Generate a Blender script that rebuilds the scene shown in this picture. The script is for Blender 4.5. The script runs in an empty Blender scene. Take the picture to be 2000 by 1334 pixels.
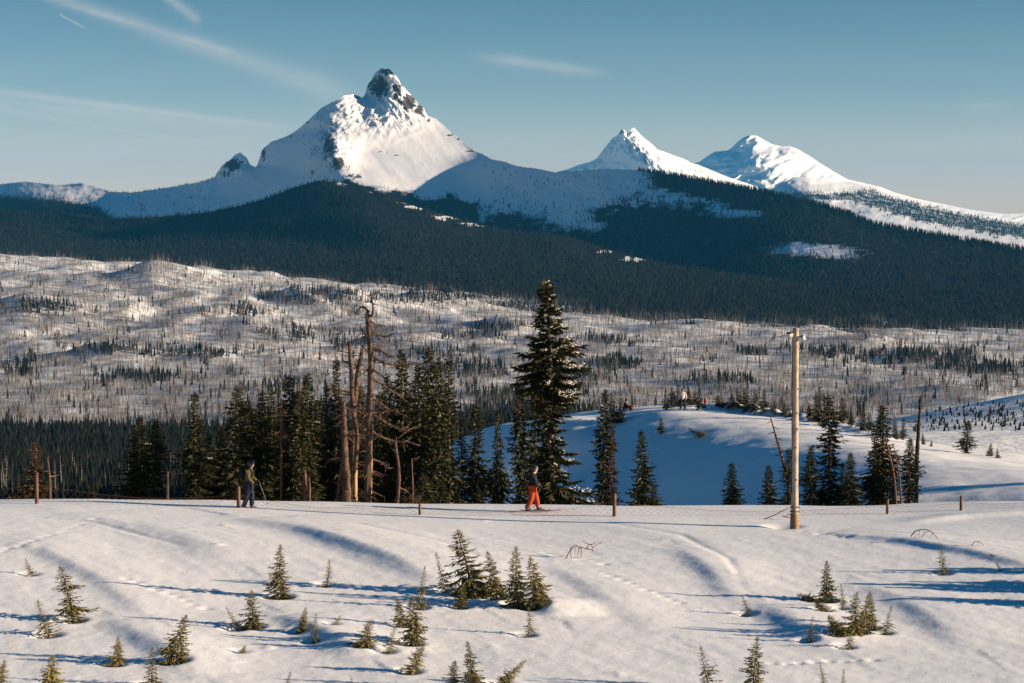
import bpy, math, random
import numpy as np
from mathutils import Vector, Matrix

# ------------------------------------------------------------------ camera
scene = bpy.context.scene
COL = scene.collection
F, CX, CY, HOR = 4000.0, 1000.0, 667.0, 430.0      # focal length in photo pixels, centre, horizon row
CAMZ = 12.0
TH = math.atan((CY - HOR) / F)
CT, ST = math.cos(TH), math.sin(TH)
cam_d = bpy.data.cameras.new("camera")
cam_d.sensor_width = 36.0
cam_d.lens = F / 2000.0 * 36.0
cam_d.clip_start = 0.5
cam_d.clip_end = 120000.0
cam = bpy.data.objects.new("camera", cam_d)
COL.objects.link(cam)
cam.location = (0, 0, CAMZ)
cam.rotation_euler = (math.pi / 2 - TH, 0, 0)
scene.camera = cam

# ------------------------------------------------------------------ sky, sun, exposure
SUN_EL, SUN_AZ = math.radians(12.6), math.radians(98.0)     # azimuth clockwise from the view direction
world = bpy.data.worlds.new("World")
scene.world = world
world.use_nodes = True
wn, wl = world.node_tree.nodes, world.node_tree.links
wn.clear()
def wnode(t, **k):
    n = wn.new(t)
    for a, b in k.items():
        setattr(n, a, b)
    return n
def wmath(op, a, b=None, c=None, clamp=False):
    n = wnode('ShaderNodeMath', operation=op, use_clamp=clamp)
    for i, v in enumerate((a, b, c)):
        if v is None:
            continue
        if isinstance(v, (int, float)):
            n.inputs[i].default_value = v
        else:
            wl.new(v, n.inputs[i])
    return n.outputs[0]
w_out = wnode('ShaderNodeOutputWorld')
w_bg = wnode('ShaderNodeBackground')
w_bg.inputs['Strength'].default_value = 0.077
w_sky = wnode('ShaderNodeTexSky', sky_type='NISHITA', sun_disc=False)
w_sky.sun_elevation = SUN_EL
w_sky.sun_rotation = SUN_AZ
w_sky.altitude = 1700
w_sky.air_density = 1.0
w_sky.dust_density = 0.6
w_sky.ozone_density = 2.0
w_tc = wnode('ShaderNodeTexCoord')
w_sep = wnode('ShaderNodeSeparateXYZ')
wl.new(w_tc.outputs['Generated'], w_sep.inputs[0])
# deep teal winter sky: the air loses its horizon veil within a few degrees and stays so overhead
w_ramp = wnode('ShaderNodeValToRGB')
cr = w_ramp.color_ramp
cr.interpolation = 'LINEAR'
for i, (p_, c_) in enumerate(((0.0, (1.12, 0.84, 0.80)), (0.025, (1.0, 0.74, 0.72)), (0.06, (0.55, 0.56, 0.59)), (0.11, (0.29, 0.40, 0.435)), (0.22, (0.06, 0.345, 0.44)), (0.45, (0.004, 0.33, 0.49)), (1.0, (0.002, 0.33, 0.50)))):
    el_ = cr.elements[i] if i < 2 else cr.elements.new(p_)
    el_.position = p_; el_.color = (*c_, 1)
wl.new(w_sep.outputs['Z'], w_ramp.inputs[0])
w_mul = wnode('ShaderNodeMixRGB', blend_type='MULTIPLY')
w_mul.inputs[0].default_value = 1.0
wl.new(w_sky.outputs[0], w_mul.inputs[1])
wl.new(w_ramp.outputs[0], w_mul.inputs[2])
# old contrails and thin cirrus: streaks along great circles, in direction coordinates (azimuth, elevation)
w_az = wmath('DIVIDE', w_sep.outputs['X'], w_sep.outputs['Y'])
w_el = wmath('DIVIDE', w_sep.outputs['Z'], w_sep.outputs['Y'])
w_cmb = wnode('ShaderNodeCombineXYZ')
wl.new(w_az, w_cmb.inputs[0]); wl.new(w_el, w_cmb.inputs[1])
def wnoise(sx, sy, detail, rough=0.6):
    mp = wnode('ShaderNodeMapping')
    mp.inputs['Scale'].default_value = (sx, sy, 1)
    wl.new(w_cmb.outputs[0], mp.inputs[0])
    n = wnode('ShaderNodeTexNoise')
    n.inputs['Scale'].default_value = 1.0
    n.inputs['Detail'].default_value = detail
    n.inputs['Roughness'].default_value = rough
    wl.new(mp.outputs[0], n.inputs['Vector'])
    return n.outputs['Fac']
n_wisp = wnoise(22, 60, 5)
n_edge = wnoise(90, 90, 4, 0.7)
total = None
def streak(x0, y0, x1, y1, wid0, wid1, amp, fade=0.12, rag=0.35):
    """one contrail between two photo pixels, widening from wid0 to wid1 (pixels)"""
    global total
    a0, e0, a1, e1 = (x0 - CX) / F, (HOR - y0) / F, (x1 - CX) / F, (HOR - y1) / F
    dx, dy = a1 - a0, e1 - e0
    L = math.hypot(dx, dy); dx /= L; dy /= L
    t = wmath('ADD', wmath('MULTIPLY', wmath('SUBTRACT', w_az, a0), dx / L), wmath('MULTIPLY', wmath('SUBTRACT', w_el, e0), dy / L))
    s = wmath('ADD', wmath('MULTIPLY', wmath('SUBTRACT', w_az, a0), -dy), wmath('MULTIPLY', wmath('SUBTRACT', w_el, e0), dx))
    wd = wmath('ADD', wmath('MULTIPLY', t, (wid1 - wid0) / F), wid0 / F)
    wd = wmath('MULTIPLY', wd, wmath('ADD', wmath('MULTIPLY', n_edge, 2 * rag), 1 - rag))
    q = wmath('DIVIDE', s, wmath('MAXIMUM', wd, 0.0002))
    g = wmath('POWER', 2.718, wmath('MULTIPLY', wmath('MULTIPLY', q, q), -1.0))
    fi = wmath('DIVIDE', t, fade, clamp=True)
    fo = wmath('DIVIDE', wmath('SUBTRACT', 1.0, t), fade, clamp=True)
    v = wmath('MULTIPLY', wmath('MULTIPLY', g, wmath('MULTIPLY', fi, fo)), wmath('MULTIPLY', wmath('ADD', wmath('MULTIPLY', n_wisp, 1.2), 0.1), amp))
    v = wmath('MAXIMUM', v, 0.0)
    total = v if total is None else wmath('ADD', total, v)
streak(-60, -60, 730, 205, 8, 26, 0.42)
streak(120, 8, 480, 110, 4, 7, 0.22)
streak(-400, 130, 620, 258, 9, 6, 0.55)
streak(-400, 160, 560, 262, 14, 12, 0.40)
streak(-400, 150, 460, 290, 5, 4, 0.35)
streak(280, -40, 400, 50, 6, 12, 0.45)
streak(120, 30, 175, 60, 2, 2, 0.5)
streak(910, 110, 1200, 148, 12, 9, 0.45, 0.3)
streak(940, 255, 1160, 320, 3, 6, 0.35, 0.3)
streak(60, 288, 620, 268, 10, 8, 0.30, 0.3)
streak(-200, 306, 760, 300, 13, 10, 0.45, 0.3)
streak(-200, 340, 500, 345, 20, 16, 0.35, 0.3)
streak(1600, 300, 2400, 260, 20, 20, 0.28, 0.3)
streak(1860, 212, 1980, 205, 7, 7, 0.30, 0.4)
streak(1500, 330, 2300, 350, 16, 16, 0.25, 0.3)
w_front = wmath('GREATER_THAN', w_sep.outputs['Y'], 0.02)
total = wmath('MULTIPLY', wmath('MULTIPLY', total, w_front), 1.0, clamp=True)
w_mix = wnode('ShaderNodeMixRGB', blend_type='MIX')
wl.new(total, w_mix.inputs[0])
wl.new(w_mul.outputs[0], w_mix.inputs[1])
w_mix.inputs[2].default_value = (4.0, 3.8, 3.6, 1)
wl.new(w_mix.outputs[0], w_bg.inputs['Color'])
wl.new(w_bg.outputs[0], w_out.inputs[0])

sun_d = bpy.data.lights.new("sun", 'SUN')
sun_d.energy = 5.0
sun_d.angle = math.radians(0.55)
sun_d.color = (1.0, 0.785, 0.565)
sun = bpy.data.objects.new("sun", sun_d)
COL.objects.link(sun)
SUNV = Vector((math.cos(SUN_EL) * math.sin(SUN_AZ), math.cos(SUN_EL) * math.cos(SUN_AZ), math.sin(SUN_EL)))
sun.rotation_euler = (-SUNV).to_track_quat('-Z', 'Y').to_euler()
sun.location = (60, 40, 60)
vs = scene.view_settings
vs.view_transform = 'Standard'
vs.look = 'None'
vs.exposure = 1.19
vs.gamma = 1.0
vs.use_curve_mapping = False
scene.cycles.max_bounces = 6
scene.cycles.diffuse_bounces = 3
scene.cycles.volume_bounces = 0
scene.cycles.transparent_max_bounces = 8
scene.cycles.use_denoising = True

# ------------------------------------------------------------------ helpers
rng = np.random.default_rng(7)
def P(px, py, D):
    """photo pixel + depth along the view axis -> world point"""
    u = CY - py
    dy = F * CT + u * ST
    k = D / dy
    return ((px - CX) * k, D * np.ones_like(k) if hasattr(k, 'shape') else D, CAMZ + (-F * ST + u * CT) * k)
def proj(x, y, z):
    f = y * CT - (z - CAMZ) * ST
    u = y * ST + (z - CAMZ) * CT
    return CX + F * x / f, CY - F * u / f

_perm = np.random.default_rng(11).permutation(512).astype(np.int64)
_ang = np.random.default_rng(12).uniform(0, 2 * np.pi, 512)
def noise2(x, y):
    xi, yi = np.floor(x).astype(np.int64), np.floor(y).astype(np.int64)
    xf, yf = x - xi, y - yi
    def g(ix, iy, fx, fy):
        h = _ang[_perm[(_perm[ix & 511] + iy) & 511]]
        return np.cos(h) * fx + np.sin(h) * fy
    u = xf * xf * xf * (xf * (xf * 6 - 15) + 10)
    v = yf * yf * yf * (yf * (yf * 6 - 15) + 10)
    a = g(xi, yi, xf, yf); b = g(xi + 1, yi, xf - 1, yf)
    c = g(xi, yi + 1, xf, yf - 1); d = g(xi + 1, yi + 1, xf - 1, yf - 1)
    return (a + u * (b - a)) * (1 - v) + (c + u * (d - c)) * v
def fbm(x, y, octv=4, gain=0.5, lac=2.03):
    s, a = 0, 1.0
    for i in range(octv):
        s = s + a * noise2(x + 17.3 * i, y - 9.1 * i)
        x, y, a = x * lac, y * lac, a * gain
    return s
def ridged(x, y, octv=4, gain=0.5):
    s, a = 0, 1.0
    for i in range(octv):
        s = s + a * (1 - 2.2 * np.abs(noise2(x + 31.7 * i, y + 4.4 * i)))
        x, y, a = x * 2.1, y * 2.1, a * gain
    return s
def sstep(a, b, x):
    t = np.clip((x - a) / (b - a), 0, 1)
    return t * t * (3 - 2 * t)

class TPS:
    def __init__(self, pts, vals, scale, reg=0.0):
        self.p = np.asarray(pts, float) / scale
        self.s = np.asarray(scale, float)
        n = len(self.p)
        K = self._k(self.p, self.p) + reg * np.eye(n)
        Pm = np.hstack([np.ones((n, 1)), self.p])
        A = np.zeros((n + 3, n + 3))
        A[:n, :n], A[:n, n:], A[n:, :n] = K, Pm, Pm.T
        self.w = np.linalg.solve(A, np.concatenate([np.asarray(vals, float), np.zeros(3)]))
    @staticmethod
    def _k(a, b):
        d2 = ((a[:, None, :] - b[None, :, :]) ** 2).sum(-1)
        return 0.5 * d2 * np.log(d2 + 1e-12)
    def __call__(self, x, y):
        x, y = np.broadcast_arrays(np.asarray(x, float), np.asarray(y, float))
        sh = x.shape
        q = np.stack([x.ravel(), y.ravel()], 1) / self.s
        out = np.empty(len(q))
        n = len(self.p)
        for i in range(0, len(q), 40000):
            c = q[i:i + 40000]
            out[i:i + 40000] = self._k(c, self.p) @ self.w[:n] + self.w[n] + c @ self.w[n + 1:]
        return out.reshape(sh)

def mesh_np(name, co, faces, smooth=False, mats=None, attr=None):
    """co (n,3), faces (m,k) int array with k = 3 or 4 -> mesh"""
    me = bpy.data.meshes.new(name)
    co = np.ascontiguousarray(co, dtype=np.float32)
    faces = np.ascontiguousarray(faces, dtype=np.int32)
    m, k = faces.shape
    me.vertices.add(len(co)); me.vertices.foreach_set('co', co.ravel())
    me.loops.add(m * k); me.loops.foreach_set('vertex_index', faces.ravel())
    me.polygons.add(m)
    me.polygons.foreach_set('loop_start', np.arange(0, m * k, k, dtype=np.int32))
    me.polygons.foreach_set('loop_total', np.full(m, k, dtype=np.int32))
    me.update(calc_edges=True)
    if smooth:
        me.polygons.foreach_set('use_smooth', np.ones(m, dtype=bool))
    for mt in (mats or []):
        me.materials.append(mt)
    if attr is not None:
        a = me.color_attributes.new('mask', 'FLOAT_COLOR', 'POINT')
        c = np.zeros((len(co), 4), dtype=np.float32); c[:, 3] = 1
        c[:, :attr.shape[1]] = attr
        a.data.foreach_set('color', c.ravel())
    return me
def grid_faces(nr, nc):
    i = np.arange(nr * nc).reshape(nr, nc)
    return np.stack([i[:-1, :-1].ravel(), i[:-1, 1:].ravel(), i[1:, 1:].ravel(), i[1:, :-1].ravel()], 1)
def link(name, me, parent=None, **props):
    o = bpy.data.objects.new(name, me)
    COL.objects.link(o)
    if parent is not None:
        o.parent = parent
    for k, v in props.items():
        o[k] = v
    return o
def empty(name, loc, label, category, group=None, rot=None):
    o = bpy.data.objects.new(name, None)
    o.empty_display_size = 0.2
    COL.objects.link(o)
    o.location = loc
    if rot:
        o.rotation_euler = rot
    o['label'] = label; o['category'] = category
    if group:
        o['group'] = group
    return o

# ------------------------------------------------------------------ materials
def mat(name, base, rough=0.7, spec=0.3, var=None, scale=8.0, bump=0.0, bscale=30.0, coords='Object', mask=None, detail=4, objvar=0.0):
    """principled material; var = second colour mixed in by noise; mask = [(channel, colour, noise scale, softness)]"""
    m = bpy.data.materials.new(name)
    m.use_nodes = True
    nt = m.node_tree; N, L = nt.nodes, nt.links
    bs = N['Principled BSDF']
    bs.inputs['Roughness'].default_value = rough
    bs.inputs['Specular IOR Level'].default_value = spec
    tc = N.new('ShaderNodeTexCoord')
    col = None
    def nz(s, d=detail):
        n = N.new('ShaderNodeTexNoise'); n.inputs['Scale'].default_value = s; n.inputs['Detail'].default_value = d
        n.inputs['Roughness'].default_value = 0.6
        L.new(tc.outputs[coords], n.inputs['Vector'])
        return n.outputs['Fac']
    rgb = N.new('ShaderNodeRGB'); rgb.outputs[0].default_value = (*base, 1); col = rgb.outputs[0]
    if var is not None:
        mx = N.new('ShaderNodeMixRGB'); mx.inputs[2].default_value = (*var, 1)
        rp = N.new('ShaderNodeMapRange'); rp.inputs[1].default_value = 0.38; rp.inputs[2].default_value = 0.66
        L.new(nz(scale), rp.inputs[0]); L.new(rp.outputs[0], mx.inputs[0]); L.new(col, mx.inputs[1]); col = mx.outputs[0]
    if objvar:
        oi = N.new('ShaderNodeObjectInfo')
        hs = N.new('ShaderNodeHueSaturation')
        mr = N.new('ShaderNodeMapRange'); mr.inputs[3].default_value = 1 - objvar; mr.inputs[4].default_value = 1 + objvar
        L.new(oi.outputs['Random'], mr.inputs[0]); L.new(mr.outputs[0], hs.inputs['Value']); L.new(col, hs.inputs['Color']); col = hs.outputs[0]
    if mask:
        at = N.new('ShaderNodeAttribute'); at.attribute_name = 'mask'
        sp = N.new('ShaderNodeSeparateColor'); L.new(at.outputs['Color'], sp.inputs[0])
        for ch, c, s, soft in mask:
            ad = N.new('ShaderNodeMath'); ad.operation = 'ADD'
            L.new(sp.outputs[ch], ad.inputs[0]); L.new(nz(s, 5), ad.inputs[1])
            rp = N.new('ShaderNodeMapRange'); rp.inputs[1].default_value = 1.0 - soft; rp.inputs[2].default_value = 1.0 + soft
            L.new(ad.outputs[0], rp.inputs[0])
            mx = N.new('ShaderNodeMixRGB'); mx.inputs[2].default_value = (*c, 1)
            L.new(rp.outputs[0], mx.inputs[0]); L.new(col, mx.inputs[1]); col = mx.outputs[0]
    L.new(col, bs.inputs['Base Color'])
    if bump:
        bp = N.new('ShaderNodeBump'); bp.inputs['Strength'].default_value = 1.0; bp.inputs['Distance'].default_value = bump
        L.new(nz(bscale, 6), bp.inputs['Height']); L.new(bp.outputs[0], bs.inputs['Normal'])
    return m
SNOW = (0.84, 0.85, 0.86)
ROCK = (0.075, 0.065, 0.06)
DUFF = (0.014, 0.018, 0.014)
M_snow = mat('near_snow', SNOW, 0.55, 0.25, var=(0.80, 0.815, 0.83), scale=0.6, bump=0.014, bscale=4.0)
M_val = mat('valley_snow', (0.80, 0.81, 0.82), 0.7, 0.15, bump=2.5, bscale=0.03, mask=[('Red', (0.25, 0.26, 0.285), 0.035, 0.14), ('Green', DUFF, 0.02, 0.15)])
M_mtn = mat('mountain_snow', SNOW, 0.6, 0.2, bump=2.0, bscale=0.02, mask=[('Red', ROCK, 0.045, 0.06), ('Green', DUFF, 0.02, 0.15)])
M_far = mat('far_snow', SNOW, 0.6, 0.2, bump=6.0, bscale=0.006, mask=[('Red', ROCK, 0.012, 0.10), ('Green', DUFF, 0.008, 0.12)])

# ------------------------------------------------------------------ near ground: trail crest, gully and the mound behind it
near_ctrl = [
    # foreground slope
    (-100, 1334, 50), (500, 1334, 50), (1000, 1334, 50), (1500, 1334, 50), (2100, 1334, 50),
    (-100, 1200, 58), (500, 1200, 58.5), (1000, 1200, 59), (1500, 1200, 59), (2100, 1200, 58),
    (-100, 1090, 66), (500, 1090, 67), (1000, 1095, 67), (1500, 1095, 67), (2100, 1090, 66),
    (-100, 1015, 74), (300, 1020, 75), (700, 1030, 75), (1000, 1035, 75), (1300, 1035, 75), (1700, 1040, 74), (2100, 1035, 73),
    # fence line and crest
    (-100, 988, 78), (72, 984, 79), (466, 992, 79), (820, 1004, 79), (1200, 1008, 79), (1560, 1018, 78), (1733, 1003, 80), (1877, 996, 81), (2100, 990, 81),
    (-100, 976, 82), (100, 976, 83), (400, 975, 83), (700, 981, 84), (1000, 984, 85), (1300, 987, 86), (1500, 988, 87), (1650, 991, 87), (1780, 984, 88), (1860, 982, 89), (2000, 982, 89), (2150, 980, 89),
    # shaded flank of the mound
    (1300, 985, 131), (1000, 985, 150), (1450, 985, 121), (1600, 995, 108), (1700, 990, 103),
    (1300, 900, 145), (1200, 900, 151), (1100, 900, 158), (1000, 900, 166), (1450, 915, 132), (1200, 840, 163), (1100, 840, 171),
    # lit top of the mound
    (1270, 808, 163), (1335, 812, 160), (1400, 845, 150), (1500, 868, 139), (1560, 880, 132), (1640, 885, 126),
    (1330, 801, 165), (1400, 806, 164), (1500, 816, 160), (1600, 832, 153), (1700, 858, 143), (1800, 880, 134), (1900, 895, 128), (2000, 910, 123), (2150, 925, 118),
    (1800, 930, 112), (1900, 945, 107), (2000, 955, 103), (2150, 960, 101),
    # silhouette going away to the left
    (1270, 798, 169), (1200, 801, 176), (1124, 806, 183), (1040, 822, 190), (959, 842, 196),
]
near_pts, near_z = [], []
for a, b, d in near_ctrl:
    x, y, z = P(a, b, d)
    near_pts.append((x, y)); near_z.append(z)
def raw(x, y, z):
    near_pts.append((x, y)); near_z.append(z + CAMZ)
for x, z0 in ((-26, -13.4), (-16, -13.6), (-6, -13.8), (4, -13.9)):
    raw(x, 96, z0 - 0.8); raw(x, 110, z0 - 4.0); raw(x - 2, 130, z0 - 9); raw(x - 6, 165, z0 - 17); raw(x - 10, 215, z0 - 30)
raw(11, 100, -15.4); raw(18, 100, -15.2); raw(-40, 165, -31); raw(-60, 215, -44); raw(-45, 110, -18)
for x, y, z in ((12, 186, -18.0), (18, 184, -17.8), (24, 181, -18.0), (30, 176, -19), (34, 168, -19.5), (38, 160, -19.5), (42, 152, -19), (46, 146, -18.4),
                (16, 215, -32), (30, 215, -33), (45, 205, -34), (60, 185, -33), (70, 165, -30), (-6, 215, -36), (60, 140, -22), (60, 110, -15), (60, 85, -12), (50, 60, -11.5)):
    raw(x, y, z)
for x in (-40, -15, 15, 45):
    raw(x, 35, -11.3); raw(x, 15, -9.0); raw(x, -10, -5.0); raw(x, -30, -4.0)
tps_near = TPS(near_pts, near_z, (30.0, 30.0), 0.002)

def pline(pts):
    """pixel polyline with depth -> ground XY polyline"""
    return [tuple(P(*p)[:2]) for p in pts]
def seg_dist(x, y, pl):
    """signed distance (left of travel is +) to a polyline, and the run 0..1 along it"""
    best = np.full(x.shape, 1e9); sg = np.zeros(x.shape); run = np.zeros(x.shape)
    Ls = [math.dist(pl[i], pl[i + 1]) for i in range(len(pl) - 1)]; tot = sum(Ls); acc = 0
    for i in range(len(pl) - 1):
        (ax, ay), (bx, by) = pl[i], pl[i + 1]
        dx, dy = bx - ax, by - ay; L2 = dx * dx + dy * dy
        t = np.clip(((x - ax) * dx + (y - ay) * dy) / L2, 0, 1)
        ex, ey = x - ax - t * dx, y - ay - t * dy
        d = np.hypot(ex, ey); m = d < best
        best = np.where(m, d, best); sg = np.where(m, np.sign(dx * ey - dy * ex), sg); run = np.where(m, (acc + t * Ls[i]) / tot, run)
        acc += Ls[i]
    return best * sg, run
# wind drifts: polyline from far to near, height, width on the lee (left in the photo) and on the windward side
drifts = [
    ([(470, 1012, 76), (600, 1040, 73), (700, 1075, 69), (800, 1112, 65.5), (880, 1150, 62)], 0.27, 0.75, 3.5),
    ([(-40, 1080, 68), (90, 1110, 66), (200, 1165, 62), (300, 1235, 57)], 0.12, 0.5, 2.2),
    ([(130, 1010, 76), (260, 1035, 73), (380, 1070, 70), (470, 1120, 65)], 0.14, 1.0, 2.5),
    ([(1330, 1060, 71), (1400, 1120, 65.5), (1450, 1180, 61)], 0.12, 0.5, 1.5),
    ([(1600, 1035, 74.5), (1750, 1050, 72.5), (1900, 1075, 69.5), (2050, 1105, 66)], 0.16, 0.45, 2.5),
    ([(1500, 1180, 61), (1570, 1220, 58), (1640, 1262, 55)], 0.20, 0.7, 1.6),
    ([(1050, 1170, 61), (1075, 1182, 60), (1095, 1210, 58.5)], 0.22, 0.5, 1.4),
    ([(1090, 1110, 66.5), (1180, 1160, 62), (1300, 1240, 57)], 0.10, 0.6, 2.5),
    ([(230, 1240, 56.5), (330, 1300, 53), (400, 1334, 50)], 0.18, 0.6, 1.5),
    ([(560, 1220, 57.8), (640, 1262, 55.5), (720, 1310, 52.5)], 0.20, 0.6, 1.6),
    ([(1700, 1130, 64), (1800, 1180, 60.5), (1900, 1260, 55.5)], 0.12, 0.6, 2.5),
    ([(1760, 1020, 77), (1880, 1012, 78.5), (2050, 1010, 79)], 0.12, 0.5, 1.0),
]
for _k in (0.0, 0.22):                            # ski tracks over the slope and along the trail
    for tr_ in ([(330, 996, 78.0), (520, 1006, 77.0), (700, 1026, 75.0), (860, 1062, 70.5), (960, 1110, 66.0)], [(1000, 1006, 78.5), (1180, 1018, 77), (1330, 1042, 73.8), (1420, 1090, 68), (1450, 1150, 63)], [(-60, 1020, 75.0), (180, 1040, 73.0), (380, 1100, 67.0)], [(1180, 1024, 76), (1500, 1030, 75.3), (1750, 1040, 74), (2050, 1060, 71.5)]):
        drifts.append(([(p_[0] + 14 * _k, p_[1], p_[2] + _k) for p_ in tr_], -0.022, 0.12, 0.12))
drifts = [(pline(a), b, c, d) for a, b, c, d in drifts]
pits = []          # (x, y, radius, depth) wells round the stems, filled from the sapling list before the mesh is made
def near_base(x, y):
    return tps_near(x, y)
def near_height(x, y, fine=True):
    x = np.asarray(x, float); y = np.asarray(y, float)
    z = near_base(x, y)
    ux, uy = 0.52, -0.855                       # wind direction over the slope
    a = x * ux + y * uy; b = -x * uy + y * ux
    z = z + 0.065 * fbm(a / 14.0, b / 6.5, 3, 0.4) - 0.022 * x * sstep(80, 66, y) * sstep(-20, 40, y)
    for pl, A, wl_, wr in drifts:
        s, run = seg_dist(x, y, pl)
        env = np.sin(np.pi * np.clip(run, 0.02, 0.98)) ** 0.6
        h = np.where(s < 0, np.exp(-(s / wl_) ** 2), np.exp(-(s / wr) ** 2))
        z = z + A * env * h
    for px_, py_, r, dp in pits:
        d2 = ((x - px_) ** 2 + (y - py_) ** 2) / (r * r)
        if r < 0.16:
            m_ = d2 < 9
            z[m_] = z[m_] - (dp * np.exp(-d2[m_]))
            continue
        z = z - dp * np.exp(-d2) + 0.12 * dp * np.exp(-(np.sqrt(d2) - 1.5) ** 2 / 0.25)
    if fine:
        fore = sstep(96, 80, y)
        groom = np.clip(sstep(72, 77, y) * sstep(90, 84, y), 0, 1)
        z = z + fore * (1 - 0.75 * groom) * (0.017 * fbm(a / 2.6, b / 0.9, 3) + 0.008 * fbm(x / 0.42, y / 0.6, 2))
        z = z + fore * 0.05 * np.maximum(0, fbm(x / 1.1 + 40, y / 1.6, 3) - 0.38) * (0.3 + 1.6 * sstep(0.0, 0.4, fbm(x / 7.0 + 3, y / 7.0, 2)))
        # packed and tracked snow on the mound top
        top = sstep(92, 104, y)
        c = (x * 0.93 - y * 0.36)
        z = z + top * (0.055 * noise2((x * 0.36 + y * 0.93) / 1.1, c / 7.0) + 0.03 * noise2((x * 0.22 + y * 0.97) / 0.7, c / 9.0) + 0.07 * fbm(x / 3.0, y / 4.0, 3))
    return z
# bank of shovelled snow on the mound's far rim
rim = [P(*p) for p in ((1290, 800, 168), (1345, 792, 168.5), (1375, 786, 169), (1410, 788, 168), (1455, 796, 166), (1500, 803, 164), (1560, 813, 161), (1620, 826, 156), (1680, 842, 150), (1720, 858, 145))]
rimxy = [(p[0], p[1]) for p in rim]
_nh = near_height
def near_height(x, y, fine=True):
    z = _nh(x, y, fine)
    x = np.asarray(x, float); y = np.asarray(y, float)
    s, run = seg_dist(x, y, rimxy)
    A = 0.75 * sstep(0.0, 0.25, run) * (1 - 0.55 * sstep(0.3, 0.75, run)) * (1 + 0.8 * noise2(x / 1.1, y / 1.3) + 0.5 * noise2(x / 0.5, y / 0.6))
    return z + A * np.exp(-(s / 1.1) ** 2)
def gz(x, y):
    return float(near_height(np.array([x]), np.array([y]))[0])
def gz_base(x, y):
    return float(near_height(np.array([x]), np.array([y]), False)[0])
def on_ground(px, py, d0=50.0, d1=100.0, n=160):
    """march the pixel's ray to the near ground; returns the first hit"""
    D = np.linspace(d0, d1, n)
    x, y, z = P(px, py, D)
    g = near_height(x, y, False)
    k = np.where(z <= g)[0]
    i = k[0] if len(k) else n - 1
    return float(x[i]), float(D[i]), float(g[i])

# ------------------------------------------------------------------ valley floor
val_ctrl = [
    (0, 960, 1000), (200, 965, 1000), (-400, 960, 1000), (600, 950, 1050), (1000, 930, 1100), (1400, 900, 1150),
    (0, 850, 1850), (400, 840, 1850), (800, 840, 1800), (1200, 830, 1800), (1500, 820, 1800), (-400, 850, 1850),
    (0, 790, 2200), (500, 785, 2200), (1000, 780, 2200), (1500, 770, 2250), (1900, 760, 2250), (2400, 770, 2250),
    (0, 700, 2800), (500, 695, 2850), (1000, 690, 2900), (1500, 695, 2900), (2000, 700, 2900), (2400, 705, 2900), (-400, 700, 2800),
    (0, 620, 3300), (300, 620, 3350), (600, 625, 3500), (900, 635, 3500), (1200, 640, 3600), (1600, 655, 3500), (2000, 672, 3500), (2400, 690, 3400), (-400, 610, 3300),
    (0, 560, 3700), (300, 550, 3800), (600, 570, 4000), (850, 585, 4200), (1100, 603, 4500), (1400, 625, 4400), (-400, 560, 3700),
    (0, 528, 4100), (150, 522, 4200), (300, 510, 4300), (480, 522, 4350), (650, 532, 4600), (750, 545, 4700), (-300, 530, 4100),
    (60, 478, 5200), (0, 500, 4700), (200, 505, 4800), (-300, 480, 5200),
    (1750, 895, 540), (1900, 895, 540), (2050, 905, 540), (1850, 848, 720), (2000, 850, 720), (2200, 850, 720),
    (1800, 838, 800), (1900, 814, 860), (2000, 791, 890), (2100, 764, 910), (2250, 730, 930), (2000, 806, 1200), (1800, 822, 1150), (2300, 775, 1200),
]
vp, vz = [], []
for a, b, d in val_ctrl:
    x, y, z = P(a, b, d)
    vp.append((x, y)); vz.append(z)
for u in (-0.35, -0.15, 0.0, 0.12):
    vp.append((u * 240, 240)); vz.append(CAMZ - 50); vp.append((u * 500, 500)); vz.append(CAMZ - 92)
for u in (-0.3, 0.0, 0.3):
    vp.append((u * 6500, 6500)); vz.append(CAMZ - 230)
for x, y, z in ((60, 260, -48), (130, 300, -55), (330, 720, -66), (500, 1000, -45)):
    vp.append((x, y)); vz.append(CAMZ + z)
tps_val = TPS(vp, vz, (900.0, 900.0), 0.0005)
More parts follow.
